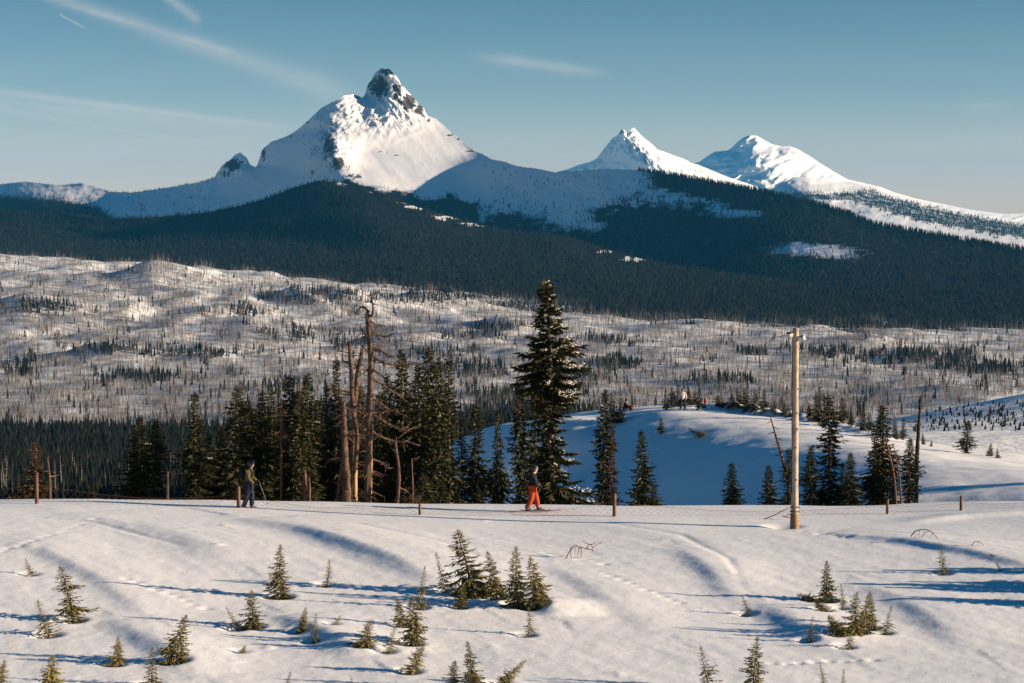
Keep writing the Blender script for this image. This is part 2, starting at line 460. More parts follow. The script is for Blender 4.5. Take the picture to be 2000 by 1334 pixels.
def valley_height(x, y):
    x = np.asarray(x, float); y = np.asarray(y, float)
    z = tps_val(x, y)
    far = sstep(1300, 2200, y)
    left = sstep(200, -500, x) * sstep(2600, 3300, y)
    hum = fbm(x / 150.0 + 3.1, y / 230.0, 3, 0.42) + 0.5 * ridged(x / 430.0, y / 600.0, 2, 0.4) - 0.45
    hum2 = fbm(x / 150.0, y / 200.0 + 5, 3)
    # low lava swells: long gentle backs rising to the right, short fronts facing the sun
    tt = x / 165.0 + 1.5 * fbm(x / 520.0 + 2.0, y / 420.0, 2) + 0.9 * noise2(x * 0.002 + 7.0, y / 260.0)
    saw = 0
    for o_ in (-0.12, -0.06, 0.0, 0.06, 0.12):
        s_ = (tt + o_) % 1.0
        saw = saw + 0.2 * np.where(s_ < 0.64, s_ / 0.64, (1 - s_) / 0.36)
    deep = sstep(2500, 3300, y) * sstep(5600, 4600, y)
    env = np.clip(0.75 + 0.9 * noise2(x / 330.0 + 5, y / 380.0), 0.15, 1.4)
    z = z + (saw - 0.5) * env * deep * (8.0 + 5.0 * sstep(500, -400, x))
    # larger knolls, whose shade falls across the land to their left
    for kx, kd, ka, sx_, sy_ in ((650, 4050, 42, 125, 110), (850, 4300, 28, 110, 100), (330, 4330, 30, 105, 110), (60, 3600, 26, 100, 90), (470, 3500, 24, 95, 90), (980, 3650, 18, 90, 90), (760, 3250, 18, 90, 80), (230, 3000, 20, 90, 80), (1350, 3700, 16, 110, 90), (1650, 3300, 16, 100, 80)):
        cx_ = (kx - CX) / F * kd
        z = z + ka * np.exp(-((x - cx_) / sx_) ** 2 - ((y - kd) / sy_) ** 2)
    amp = far * (6.0 + 4.0 * left)
    z = z - far * (3.0 + 27.0 * left) + amp * hum * sstep(6500, 5000, y) + far * (6.0 + 4.0 * left) * hum2
    z = z + sstep(250, 500, y) * 1.2 * fbm(x / 60.0, y / 70.0, 2)
    return z

# ------------------------------------------------------------------ relief sheets for the ridges and peaks
def interp(poly, x):
    a = np.asarray(poly, float)
    return np.interp(x, a[:, 0], a[:, 1])
class Sheet:
    """a hillside: visible face from its foot to its skyline, then its far side falling away behind"""
    def __init__(self, name, sky, foot, dctrl, nx, ny, material, jag, rough, rock=(), woods=None, label=None, x0=None, x1=None, scale=(300., 120.), reg=0.001):
        self.sky, self.foot = sky, foot
        self.tps = TPS([(p[0], p[1]) for p in dctrl], [p[2] for p in dctrl], scale, reg)
        self.jag, self.rough = jag, rough
        x0 = sky[0][0] if x0 is None else x0; x1 = sky[-1][0] if x1 is None else x1
        self.x0, self.x1 = x0, x1
        px = np.linspace(x0, x1, nx)
        sk = self.skyline(px); ft = interp(foot, px)
        t = np.linspace(0, 1, ny)[:, None] ** 1.25
        py = sk[None, :] * (1 - t) + ft[None, :] * t
        pxx = np.broadcast_to(px[None, :], py.shape)
        D = self.depth(pxx, py)
        x, y, z = P(pxx, py, D)
        rows = [np.stack([x, y, z], -1)[::-1]]                # foot first
        nb = 6
        for k in range(1, nb + 1):
            d = (D[0] * 0.012) * k ** 1.5
            rows.append(np.stack([x[0] * (1 + 0.3 * d / D[0]), y[0] + d, z[0] - d * (0.55 + 0.05 * k)], -1)[None])
        co = np.concatenate(rows, 0)
        co[..., 2] = np.maximum(co[..., 2], -232.0)
        nr = co.shape[0]
        attr = np.zeros((nr, nx, 2), np.float32)
        r = np.zeros(py.shape)
        for bx, by, rx, ry, s in rock:
            r = np.maximum(r, s * np.exp(-((pxx - bx) / rx) ** 2 - ((py - by) / ry) ** 2))
        g = woods(pxx, py) if woods else np.zeros(py.shape)
        attr[:ny, :, 0] = r[::-1]; attr[:ny, :, 1] = g[::-1]
        attr[ny:, :, 0] = r[0]; attr[ny:, :, 1] = g[0]
        me = mesh_np(name, co.reshape(-1, 3), grid_faces(nr, nx), True, [material], attr.reshape(-1, 2))
        self.obj = link(name, me, kind='structure')
        if label:
            self.obj['label'] = label
    def skyline(self, px):
        return interp(self.sky, px) + self.jag(px)
    def depth(self, px, py):
        return self.tps(px, py) + self.rough(px, py)
    def at(self, px, py):
        return np.stack(P(px, py, self.depth(px, py)), -1)

# --- the big pointed peak with its left ridge and the wooded ridge that runs right from it
mt_sky = [(-400, 385), (-150, 372), (0, 360), (50, 355), (110, 362), (160, 358), (215, 375), (260, 376), (330, 366), (380, 358), (418, 348), (425, 335), (440, 318), (468, 298), (482, 306), (488, 322), (500, 328), (505, 315),
          (512, 292), (530, 277), (560, 266), (575, 258), (600, 237), (628, 210), (640, 204), (655, 196), (672, 186), (690, 184), (707, 191), (713, 182), (717, 168), (724, 158), (731, 146), (740, 137), (746, 132), (757, 133),
          (766, 141), (778, 152), (784, 166), (796, 176), (806, 190), (818, 202), (829, 214), (834, 226), (852, 232), (868, 246), (884, 262), (892, 266), (905, 280), (925, 295), (940, 300), (962, 312), (985, 316), (1010, 325),
          (1050, 330), (1085, 337), (1110, 336), (1150, 333), (1210, 331), (1245, 333), (1290, 338), (1330, 345), (1400, 357), (1500, 376), (1600, 400), (1660, 418), (1700, 436), (1760, 448), (1850, 464), (2000, 490), (2150, 512), (2400, 540)]
mt_foot = [(-400, 460), (400, 470), (620, 430), (1000, 520), (1300, 560), (1600, 620), (1800, 690), (2000, 715), (2400, 740)]
mt_d = [(-400, 385, 11900), (-150, 372, 11400), (0, 361, 11000), (100, 362, 10700), (215, 376, 10350), (330, 366, 9950), (420, 345, 9620), (468, 300, 9520), (500, 326, 9360), (530, 278, 9300), (575, 258, 9180), (630, 210, 9030), (640, 204, 9010),
        (672, 186, 9060), (706, 188, 9120), (722, 160, 9210), (750, 134, 9170), (768, 150, 9110), (782, 160, 9130), (740, 185, 9110), (762, 185, 9035), (745, 212, 9000), (772, 212, 8965), (806, 190, 9080), (832, 222, 8960), (868, 246, 8885), (900, 276, 8775), (930, 297, 8690), (962, 312, 8545), (1010, 325, 8385), (1085, 337, 8195), (1150, 333, 8070), (1250, 333, 7880),
        (1330, 345, 7680), (1450, 366, 7350), (1600, 400, 6900), (1700, 436, 6620), (1850, 464, 6250), (2000, 490, 5900), (2400, 540, 5300),
        # arete towards the camera
        (622, 270, 8790), (623, 310, 8650), (662, 345, 8520), (720, 372, 8420), (628, 235, 8910),
        # shaded left face
        (560, 300, 9060), (585, 260, 9080), (530, 340, 9080), (450, 385, 9270), (590, 340, 8800), (560, 375, 8820), (350, 395, 9640), (250, 400, 9950), (100, 390, 10350), (470, 330, 9410), (-200, 410, 11000), (400, 440, 9200), (150, 440, 9900),
        # sunlit face, an even slope
        (660, 250, 8850), (700, 230, 8925), (760, 240, 8885), (800, 240, 8885), (700, 300, 8675), (760, 300, 8680), (820, 300, 8685), (870, 300, 8690), (700, 335, 8555), (780, 350, 8510), (850, 350, 8515), (890, 340, 8550), (800, 375, 8425), (870, 375, 8430),
        # hollow to the right, in its own shade
        (912, 345, 8520), (915, 375, 8410), (960, 345, 8420), (960, 380, 8300), (1040, 360, 8210), (1100, 380, 8020), (1200, 380, 7780), (1000, 430, 7990), (1100, 440, 7760), (1200, 440, 7480), (1300, 400, 7420), (1300, 460, 7080), (1450, 420, 6950), (1450, 480, 6550), (1600, 440, 6600), (1600, 500, 6100), (1000, 520, 7500), (1300, 550, 6400),
        (1750, 500, 5950), (1900, 520, 5650), (2000, 540, 5350), (1600, 600, 5000), (1800, 620, 4700), (1800, 690, 4150), (2000, 660, 4350), (2000, 715, 3950), (2400, 600, 5100), (2400, 740, 3850)]
def jag_mt(px):
    f = np.exp(-((px - 775) / 60.0) ** 2) * 3.2 + np.exp(-((px - 465) / 40.0) ** 2) * 2.0 + 0.5
    return f * (noise2(px / 7.0, px * 0 + 2.5) * 1.6 + noise2(px / 2.6, px * 0 + 8.1) * 0.8)
def rough_mt(px, py):
    spire = np.exp(-((px - 765) / 60.0) ** 2 - ((py - 175) / 45.0) ** 2)
    knob = np.exp(-((px - 455) / 35.0) ** 2 - ((py - 325) / 25.0) ** 2)
    upper = np.exp(-((px - 720) / 90.0) ** 2 - ((py - 220) / 38.0) ** 2)
    arete = np.exp(-((px - 650) / 35.0) ** 2 - ((py - 270) / 60.0) ** 2)
    up = np.minimum(sstep(0, 12, py - interp(mt_sky, px)) + 0.15, 1)
    n = ridged((px + 0.5 * py) / 38.0, (py - 0.2 * px) / 30.0, 4, 0.55)
    n2 = ridged((px - 0.35 * py) / 15.0, py / 30.0, 3, 0.6)
    soft = fbm((px - 0.8 * py) / 40.0, (px + 0.6 * py) / 190.0, 3)
    lefty = sstep(600, 500, px)
    righty = sstep(900, 1000, px)
    return -up * (n * (22 * upper + 7 * arete) + n2 * (30 * spire + 9 * arete + 16 * knob)) - 2.5 * soft * (1 - righty) + righty * 16 * fbm(px / 60.0, py / 40.0, 4) + lefty * 25 * fbm(px / 45.0, py / 30.0, 4)
def blob(px, py, bx, by, rx, ry):
    return np.exp(-((px - bx) / rx) ** 2 - ((py - by) / ry) ** 2)
def poly_y(pts):
    return lambda px: interp(pts, px)
tree_line = poly_y([(-400, 385), (0, 388), (150, 385), (215, 415), (300, 425), (560, 430), (640, 420), (700, 372), (760, 375), (830, 392), (900, 400), (950, 405), (1000, 420), (1060, 445), (1120, 455), (1180, 400), (1240, 392), (1300, 400), (1340, 395), (1290, 345), (1330, 348), (2400, 540)])
def mt_woods_density(px, py):
    """0..1 how wooded the big peak's slopes are at this spot"""
    n = fbm(px / 30.0, py / 14.0, 4)
    w = np.zeros(np.shape(px))
    w = np.maximum(w, sstep(-6, 16, py - interp([(-400, 380), (0, 376), (120, 384), (190, 400), (240, 430), (2400, 430)], px)) * sstep(250, 200, px))
    lowr = interp([(900, 420), (1000, 410), (1060, 430), (1110, 445), (1150, 415), (1200, 395), (1260, 385), (1300, 395), (1360, 398), (1420, 405)], px)
    w = np.maximum(w, sstep(880, 960, px) * sstep(-22, 26, py - lowr + 26 * n))
    skyr = interp(mt_sky, px)
    w = np.maximum(w, sstep(1235, 1300, px) * sstep(44, 20, py - skyr - (px - 1250) * 0.035 + 10 * n))
    w = np.maximum(w, sstep(1380, 1450, px))
    for bx, by, rx, ry in ((1580, 488, 75, 10), (1640, 498, 40, 8), (1440, 418, 40, 7), (1150, 440, 28, 9), (1110, 425, 20, 12), (1560, 480, 20, 8)):
        w = w * (1 - 1.15 * np.clip(blob(px, py, bx, by, rx, ry) + 0.5 * n * blob(px, py, bx, by, rx * 1.5, ry * 1.5), 0, 0.87))
    low = interp([(690, 350), (760, 372), (800, 372), (830, 385), (880, 378), (920, 395)], px)
    w = np.maximum(w, sstep(640, 690, px) * sstep(960, 920, px) * sstep(-4, 10, py - low + 14 * n))
    return np.clip(w, 0, 1)
mt_rock = [(742, 168, 30, 36, 0.74), (776, 180, 16, 36, 0.64), (798, 200, 22, 26, 0.76), (820, 214, 14, 14, 0.78), (755, 140, 18, 14, 0.72), (826, 222, 10, 12, 0.60), (722, 165, 8, 22, 0.62), (700, 190, 12, 4, 0.62), (838, 235, 12, 8, 0.55), (880, 262, 14, 6, 0.60), (895, 272, 10, 5, 0.62),
           (925, 295, 22, 5, 0.55), (650, 240, 20, 16, 0.54), (643, 285, 20, 45, 0.62), (662, 318, 18, 20, 0.74), (690, 345, 30, 8, 0.62), (716, 235, 16, 6, 0.58), (735, 235, 12, 8, 0.55), (455, 322, 26, 20, 0.72), (440, 340, 20, 10, 0.62), (515, 300, 10, 22, 0.60), (560, 266, 24, 4, 0.56), (600, 238, 10, 5, 0.56),
           (740, 297, 12, 3, 0.55), (775, 303, 12, 3, 0.55), (700, 265, 10, 3, 0.50), (110, 372, 60, 6, 0.45), (610, 335, 14, 12, 0.50)]
mountain = Sheet('snowy_peak', mt_sky, mt_foot, mt_d, 1150, 210, M_mtn, jag_mt, rough_mt, mt_rock, lambda a, b: 0.80 * mt_woods_density(a, b), 'steep snow covered peak with a rocky summit spire', scale=(300., 120.), reg=0.0005)

# --- dark wooded ridge below the peak
ra_sky = [(-500, 440), (-200, 425), (0, 412), (120, 418), (200, 428), (300, 425), (400, 416), (470, 402), (520, 388), (570, 368), (620, 353), (660, 356), (700, 366), (760, 388), (850, 415), (960, 446), (1040, 456), (1100, 462), (1200, 492), (1300, 518), (1400, 532), (1500, 546), (1700, 580), (2000, 640), (2400, 690)]
RIDGE_OPEN = ((815, 405, 24, 5), (870, 425, 26, 5), (935, 438, 34, 5), (1112, 458, 8, 4), (1180, 492, 16, 3), (1240, 506, 26, 5), (735, 374, 16, 4), (790, 394, 14, 4), (670, 360, 12, 4))
def ridge_open(px, py):
    o = np.zeros(np.shape(px))
    for b_ in RIDGE_OPEN:
        o = np.maximum(o, blob(px, py, *b_))
    return np.clip(o * (0.75 + 1.9 * fbm(px / 10.0, py / 3.0, 4)), 0, 1)
ra_foot = [(-500, 540), (0, 530), (300, 540), (600, 555), (900, 600), (1100, 625), (1500, 660), (2000, 700), (2400, 730)]
ra_d = [(-500, 440, 8200), (0, 412, 7800), (200, 428, 7550), (400, 416, 7350), (520, 388, 7250), (620, 353, 7200), (700, 366, 7060), (850, 415, 6800), (960, 446, 6600), (1100, 462, 6400), (1200, 492, 6200), (1300, 518, 6000), (1500, 546, 5600), (1700, 580, 5200), (2000, 640, 4600), (2400, 690, 4200),
        (620, 450, 6650), (560, 440, 6750), (500, 450, 6850), (400, 450, 7050), (300, 455, 7200), (150, 460, 7350), (-200, 465, 7500), (300, 500, 6400), (100, 500, 6500), (500, 500, 6100), (620, 510, 5700), (-300, 510, 6300),
        (750, 450, 6250), (850, 500, 5750), (1000, 520, 5600), (1150, 540, 5400), (1300, 565, 5200), (1500, 590, 4950),
        (0, 530, 5400), (300, 540, 5200), (600, 555, 5000), (900, 600, 4500), (1100, 625, 4300), (1500, 660, 4050), (2000, 700, 3800), (2400, 730, 3600), (-500, 540, 5400)]
ridge = Sheet('wooded_ridge', ra_sky, ra_foot, ra_d, 560, 90, M_val, lambda px: 0.6 * noise2(px / 9.0, px * 0 + 1.0), lambda px, py: 60 * fbm(px / 90.0, py / 40.0, 4) * np.minimum(1, sstep(0, 20, py - interp(ra_sky, px)) + 0.1), (), lambda a, b: 0.85 * (1 - sstep(0.15, 0.6, ridge_open(a, b) + 0.25 * fbm(a / 8.0, b / 4.0, 3))), 'dark conifer covered ridge in front of the snowy peak', scale=(400., 120.))

# --- far volcanoes and the long slope on the right
n_sky = [(1000, 352), (1070, 340), (1110, 330), (1130, 322), (1150, 317), (1165, 310), (1180, 290), (1196, 270), (1208, 262), (1214, 252), (1219, 253), (1225, 260), (1231, 253), (1238, 249), (1246, 258), (1258, 270), (1272, 280), (1284, 292), (1300, 297), (1320, 305), (1336, 310), (1350, 318), (1365, 322), (1420, 345), (1480, 365)]
n_d = [(1000, 352, 28000), (1110, 330, 27200), (1165, 310, 26650), (1196, 270, 26300), (1216, 253, 26060), (1238, 250, 26250), (1272, 280, 26500), (1320, 305, 26900), (1365, 322, 27100), (1480, 365, 27300),
       (1226, 265, 26000), (1255, 290, 25800), (1280, 315, 25560), (1300, 345, 25350), (1180, 320, 26450), (1130, 345, 26900), (1220, 320, 26000), (1250, 345, 25620), (1200, 345, 26020), (1330, 330, 26100), (1360, 345, 26000), (1000, 400, 26000), (1150, 400, 25400), (1300, 400, 24800), (1480, 400, 26000)]
far_peak = Sheet('distant_peak', n_sky, [(1000, 400), (1480, 410)], n_d, 300, 80, M_far, lambda px: 0.9 * noise2(px / 5.0, px * 0 + 3.0) + 0.5 * noise2(px / 2.0, px * 0),
                 lambda px, py: -(85 * ridged((px - 0.5 * py) / 26.0, py / 40.0, 4, 0.6)) * (sstep(0, 12, py - interp(n_sky, px)) + 0.1), [(1240, 285, 32, 22, 0.50), (1262, 305, 14, 25, 0.54), (1200, 290, 25, 18, 0.46), (1285, 310, 10, 20, 0.52), (1216, 258, 10, 10, 0.55), (1170, 320, 20, 14, 0.44)], None, 'jagged distant snowy peak with a rocky shaded face', scale=(120., 60.))
s_sky = [(1240, 372), (1300, 345), (1340, 325), (1366, 316), (1380, 306), (1396, 296), (1420, 294), (1428, 290), (1440, 277), (1452, 268), (1465, 264), (1478, 265), (1492, 273), (1506, 281), (1516, 283), (1528, 286), (1542, 285), (1556, 290), (1580, 304), (1604, 320), (1630, 336), (1655, 350), (1690, 358), (1720, 365), (1745, 375), (1790, 388), (1840, 398), (1900, 410), (1960, 418), (2000, 417), (2060, 424), (2400, 440)]
s_d = [(1240, 372, 32600), (1340, 325, 32250), (1380, 306, 31980), (1430, 290, 31760), (1465, 264, 31600), (1510, 282, 31740), (1560, 290, 31950), (1604, 320, 32080), (1655, 350, 32250), (1745, 375, 32800), (1840, 398, 33500), (2000, 417, 34800), (2400, 440, 37500),
       (1380, 340, 31350), (1430, 320, 31080), (1470, 310, 30920), (1520, 310, 31120), (1480, 345, 30350), (1560, 335, 30950), (1620, 350, 31450), (1400, 380, 30500), (1500, 380, 29700), (1600, 380, 30300), (1750, 400, 31900), (1900, 430, 32800), (2100, 440, 35000), (1240, 420, 30600), (1700, 450, 29000), (2400, 470, 36500)]
def rough_s(px, py):
    return -(165 * ridged((px - 0.9 * py) / 80.0, (py + 0.45 * px) / 30.0, 3, 0.45) + 45 * fbm(px / 16.0, py / 9.0, 4)) * (sstep(0, 10, py - interp(s_sky, px)) + 0.12)
far_dome = Sheet('distant_dome_mountain', s_sky, [(1240, 430), (1700, 460), (2400, 480)], s_d, 460, 80, M_far, lambda px: 0.7 * noise2(px / 8.0, px * 0 + 5.0), rough_s, [(1560, 298, 26, 6, 0.48), (1600, 318, 20, 5, 0.50), (1500, 300, 20, 10, 0.40), (1440, 300, 16, 10, 0.40)], lambda a, b: 0.30 * sstep(1900, 1960, a), 'broad rounded distant snowy mountain', scale=(150., 60.))
f_sky = [(1380, 400), (1450, 386), (1500, 374), (1520, 362), (1550, 346), (1575, 345), (1600, 352), (1640, 356), (1665, 356), (1690, 362), (1720, 372), (1760, 385), (1800, 396), (1850, 408), (1900, 418), (1960, 430), (2000, 434), (2100, 446), (2400, 470)]
f_foot = [(1380, 470), (1600, 520), (2000, 560), (2400, 590)]
f_d = [(1380, 400, 17000), (1500, 374, 17200), (1560, 346, 17400), (1640, 356, 17700), (1720, 372, 17600), (1850, 408, 17200), (2000, 434, 17000), (2400, 470, 17500),
       (1560, 370, 16600), (1640, 380, 16500), (1720, 410, 15500), (1800, 430, 14800), (1900, 450, 14000), (2000, 455, 14300), (1650, 410, 15500), (1750, 440, 13800), (1900, 475, 11500), (2000, 485, 11000), (1600, 520, 10500), (2000, 560, 8500), (2400, 590, 8000), (1380, 470, 12500), (2400, 520, 11500)]
def f_woods(px, py):
    n = fbm(px / 26.0, py / 7.0, 4)
    up = interp([(1380, 384), (1500, 383), (1560, 372), (1620, 382), (1660, 372), (1700, 370), (1730, 384), (1800, 400), (1900, 422), (2000, 440), (2400, 478)], px)
    lo = interp([(1380, 420), (1500, 405), (1600, 392), (1660, 394), (1720, 412), (1800, 435), (1900, 452), (2000, 466), (2400, 510)], px)
    band = sstep(-3, 4, py - up + 5 * n) * sstep(4, -6, py - lo + 8 * n)
    return np.clip(np.maximum(band, 0.35 * sstep(0.25, 0.5, n) * sstep(-2, 6, py - up)), 0, 1)
foothill = Sheet('distant_foothill', f_sky, f_foot, f_d, 420, 80, M_far, lambda px: 0.4 * noise2(px / 9.0, px * 0 + 6.0), lambda px, py: 90 * fbm(px / 40.0, py / 16.0, 4) * (sstep(0, 10, py - interp(f_sky, px)) + 0.1), (), lambda a, b: 0.55 * f_woods(a, b), 'long snowy foothill slope with a dark belt of forest', scale=(200., 60.))

# ------------------------------------------------------------------ where the small trees stand (photo pixels: tip, base, relative width, kind)
SAP = [
    (52, 1090, 62, 1122, .75, 's', 'small lit fir sapling highest up at the left edge of the slope'),
    (135, 1105, 142, 1212, .62, 'b', 'tall narrow sapling with a bent over tip near the left edge'),
    (70, 1170, 98, 1240, .80, 's', 'left leaning sapling below the tall bent one at left'),
    (350, 1203, 345, 1290, .85, 'w', 'broad feathery sapling standing alone at lower left with long shadow'),
    (238, 1248, 228, 1298, .85, 'w', 'short bushy sapling left of the broad feathery one'),
    (298, 1265, 296, 1340, .70, 's', 'sparse sapling at the bottom edge below the broad feathery one'),
    (105, 1280, 90, 1345, .85, 'w', 'sapling cut by the bottom edge near the left corner'),
    (4, 1290, -4, 1345, .8, 'w', 'sapling half cut off by the left edge in the bottom corner'),
    (452, 1185, 465, 1230, .70, 's', 'thin left leaning sapling touching the bushy one at left centre'),
    (492, 1155, 495, 1225, .75, 'w', 'bushy dark sapling with a thin leaning sapling at its left'),
    (540, 1065, 550, 1166, .55, 'w', 'tall dense sapling with hooked tip below the left skier'),
    (647, 1095, 637, 1143, .70, 's', 'small pale sapling in a snow hollow right of the hooked tall one'),
    (476, 1262, 472, 1274, 1.1, 'w', 'tiny tuft of fir just poking out of the snow'),
    (597, 1187, 585, 1232, .62, 'w', 'small dark upright sapling left of a pair at lower centre left'),
    (613, 1200, 616, 1250, .52, 's', 'small sapling with bare top and bushy foot in lower centre left'),
    (664, 1198, 651, 1217, .8, 's', 'tiny sprig tilted right out of the snow'),
    (722, 1213, 711, 1261, .95, 'w', 'wide low sapling with spreading arms left of the shadowed hollow'),
    (767, 1221, 758, 1271, .72, 's', 'sapling with thin upright tip below the tall triple cluster'),
    (784, 1168, 786, 1222, .80, 'w', 'left sapling of the tall triple cluster'),
    (823, 1108, 820, 1187, .45, 's', 'uppermost slim sapling of the tall triple cluster'),
    (808, 1165, 803, 1256, .62, 'w', 'lowest tall sapling of the triple cluster'),
    (822, 1254, 803, 1312, .80, 'w', 'right leaning bushy sapling below the triple cluster'),
    (850, 1077, 872, 1152, .52, 's', 'thin left leaning sapling at the left of the row of five firs'),
    (896, 1033, 928, 1162, .78, 'w', 'largest foreground fir with broad left branches in the row of five'),
    (900, 1143, 902, 1186, .80, 'w', 'round green little fir in front of the largest foreground fir'),
    (963, 1078, 972, 1168, .62, 'w', 'middle fir of the row of five with a dark foot'),
    (1004, 1069, 1011, 1182, .66, 'w', 'fourth fir in the row of five with a thin curled tip'),
    (1040, 1090, 1050, 1184, .66, 'w', 'rightmost fir of the row of five beside a shaded snow hollow'),
    (1040, 1190, 1030, 1241, .70, 's', 'two armed little sapling below the right end of the row of five'),
    (920, 1255, 924, 1345, .62, 'w', 'tall sapling at bottom centre cut by the lower edge'),
    (888, 1293, 884, 1345, .8, 'w', 'short sapling at the left of the tall one at bottom centre'),
    (1022, 1275, 978, 1338, .62, 'w', 'strongly right leaning sapling at bottom centre'),
    (562, 1312, 555, 1350, .8, 's', 'sapling tip at the bottom edge left of centre'),
    (689, 1319, 691, 1350, .5, 's', 'thin fir tip barely showing at the bottom edge'),
    (1362, 1263, 1392, 1350, .62, 's', 'left leaning sapling at the bottom edge right of centre'),
    (1473, 1246, 1470, 1350, .60, 'w', 'tall dense sapling at the bottom edge right of centre'),
    (1607, 1300, 1612, 1350, .62, 's', 'thin sapling tip at the bottom edge below the snowy clump'),
    (1645, 1308, 1646, 1350, .62, 's', 'small sapling tip at the bottom edge right of a similar thin tip'),
    (1458, 1166, 1462, 1201, .78, 's', 'lone little sapling left of the shaded hollow of the snowy clump'),
    (1583, 1205, 1582, 1249, .48, 's', 'slim sapling standing in the shaded hollow by the snowy clump'),
    (1612, 1098, 1616, 1174, .66, 'w', 'pointed fir at the top of the snowy clump'),
    (1541, 1143, 1590, 1172, .95, 'w', 'low fir bush sprawling left from the snowy clump'),
    (1590, 1166, 1612, 1192, 1.2, 'w', 'dark low fir bush under the pointed fir of the clump'),
    (1648, 1142, 1646, 1188, .60, 's', 'narrow little fir right of the pointed fir of the clump'),
    (1672, 1158, 1668, 1236, .62, 'w', 'dense upright fir in the middle of the snowy clump'),
    (1690, 1155, 1686, 1234, .50, 'w', 'slender tall fir rising behind the dense one of the clump'),
    (1706, 1162, 1702, 1226, .55, 'w', 'narrow snowy fir on the right side of the clump'),
    (1735, 1184, 1728, 1236, .70, 's', 'open twiggy sapling at the right end of the clump'),
    (1622, 1198, 1640, 1238, 1.0, 'w', 'dark left leaning bush at the low end of the clump'),
    (1660, 1228, 1658, 1263, .70, 's', 'small snowy sapling lowest of the clump'),
    (1838, 1066, 1843, 1120, .62, 's', 'snow streaked sapling beside the long shadows at right'),
    (1949, 1096, 1956, 1114, .8, 's', 'tiny dark sprig standing within the long shadows at right'),
]
SAPS = []
new_pits = []
for tx, ty, bx, by, w, kind, lab in SAP:
    x, y, z = on_ground(bx, by, 42, 90, 400)
    k = (F * CT + (CY - by) * ST) / F
    h = math.hypot(by - ty, 0) * y / (F * k) * 1.03
    lean = math.atan2(tx - bx, by - ty)
    SAPS.append((x, y, z, h, lean, w, kind, lab))
for x, y, z, h, lean, w, kind, lab in SAPS:
    r = 0.22 + 0.16 * h * w
    new_pits.append((x - 0.1, y + 0.02, r, 0.05 + 0.09 * min(h, 1.6)))
_rf = random.Random(12)
for (ax, ay), (bx2, by2), n_ in (((5, 1078), (185, 1016), 12), ((1060, 1080), (1180, 1100), 9), ((1570, 1036), (1650, 1050), 8), ((1480, 1300), (1700, 1290), 9), ((1180, 1120), (1330, 1180), 10), ((250, 1130), (400, 1190), 9)):
    for i_ in range(n_):
        t_ = i_ / (n_ - 1)
        x_, y_, z_ = on_ground(ax + (bx2 - ax) * t_ + _rf.uniform(-5, 5), ay + (by2 - ay) * t_ + _rf.uniform(-2, 2), 42, 90, 300)
        new_pits.append((x_, y_, _rf.uniform(0.10, 0.155), _rf.uniform(0.03, 0.06)))
pole_x, pole_y, pole_z = on_ground(1552, 1030, 60, 85, 400)
new_pits.append((pole_x - 0.45, pole_y + 0.25, 0.60, 0.14))
pits.extend(new_pits)

# ------------------------------------------------------------------ ground meshes
NC = 460
Dn = np.concatenate([np.linspace(-30, 44, 30), np.linspace(45, 92, 400)[0:], np.linspace(92.3, 180, 290), np.linspace(181, 240, 50)])
un = np.linspace(-0.36, 0.40, NC)
Xn = un[None, :] * np.maximum(Dn[:, None], 46.0)
Yn = np.broadcast_to(Dn[:, None], Xn.shape)
Zn = near_height(Xn, Yn)
ground = link('snow_slope', mesh_np('snow_slope', np.stack([Xn, Yn, Zn], -1).reshape(-1, 3), grid_faces(len(Dn), NC), True, [M_snow]), kind='structure', label='sunlit snow slope with the ski trail crest and the mound behind')
nvr, nvc = 560, 460
Dv = 215.0 * (6800.0 / 215.0) ** np.linspace(0, 1, nvr)
uv = np.linspace(-0.42, 0.42, nvc)
Xv = uv[None, :] * Dv[:, None]
Yv = np.broadcast_to(Dv[:, None], Xv.shape)
Zv = np.maximum(valley_height(Xv, Yv), -231.0)
Bv = np.zeros((nvr, nvc, 2), np.float32)
Bv[..., 0] = 0.45 * sstep(1000, 1500, Dv)[:, None]        # scorched brush through the snow, darkened and cooled to stand in for shade
valley = link('valley_floor', mesh_np('valley_floor', np.stack([Xv, Yv, Zv], -1).reshape(-1, 3), grid_faces(nvr, nvc), True, [M_val], Bv.reshape(-1, 2)), kind='structure', label='snowy valley floor with low hummocks')
# the land goes on to the horizon under everything
gx, gy = np.meshgrid(np.linspace(-15000, 19000, 40), np.linspace(-300, 50000, 40))
plain = link('terrain', mesh_np('terrain', np.stack([gx, gy, 0 * gx - 235.0 + 0 * gy], -1).reshape(-1, 3), grid_faces(40, 40), True, [M_val], np.zeros((1600, 2), np.float32)), kind='structure', label='snow covered land far below reaching the horizon')

# ------------------------------------------------------------------ plant materials
M_needle = mat('fir_needles', (0.023, 0.030, 0.012), 0.75, 0.2, var=(0.088, 0.078, 0.028), scale=2.2, objvar=0.25)
M_needle_s = mat('sapling_needles', (0.155, 0.135, 0.038), 0.75, 0.25, var=(0.31, 0.26, 0.115), scale=9.0, objvar=0.25)
M_dying = mat('dying_needles', (0.13, 0.080, 0.050), 0.85, 0.15, var=(0.055, 0.045, 0.028), scale=3.0)
M_bark = mat('fir_bark', (0.075, 0.055, 0.040), 0.9, 0.15, var=(0.13, 0.10, 0.075), scale=9.0, bump=0.02, bscale=25)
M_dead = mat('weathered_wood', (0.125, 0.078, 0.054), 0.9, 0.1, var=(0.042, 0.031, 0.026), scale=5.0, bump=0.06, bscale=9)
M_bare = mat('debarked_wood', (0.46, 0.27, 0.12), 0.7, 0.2, var=(0.36, 0.20, 0.09), scale=6.0)
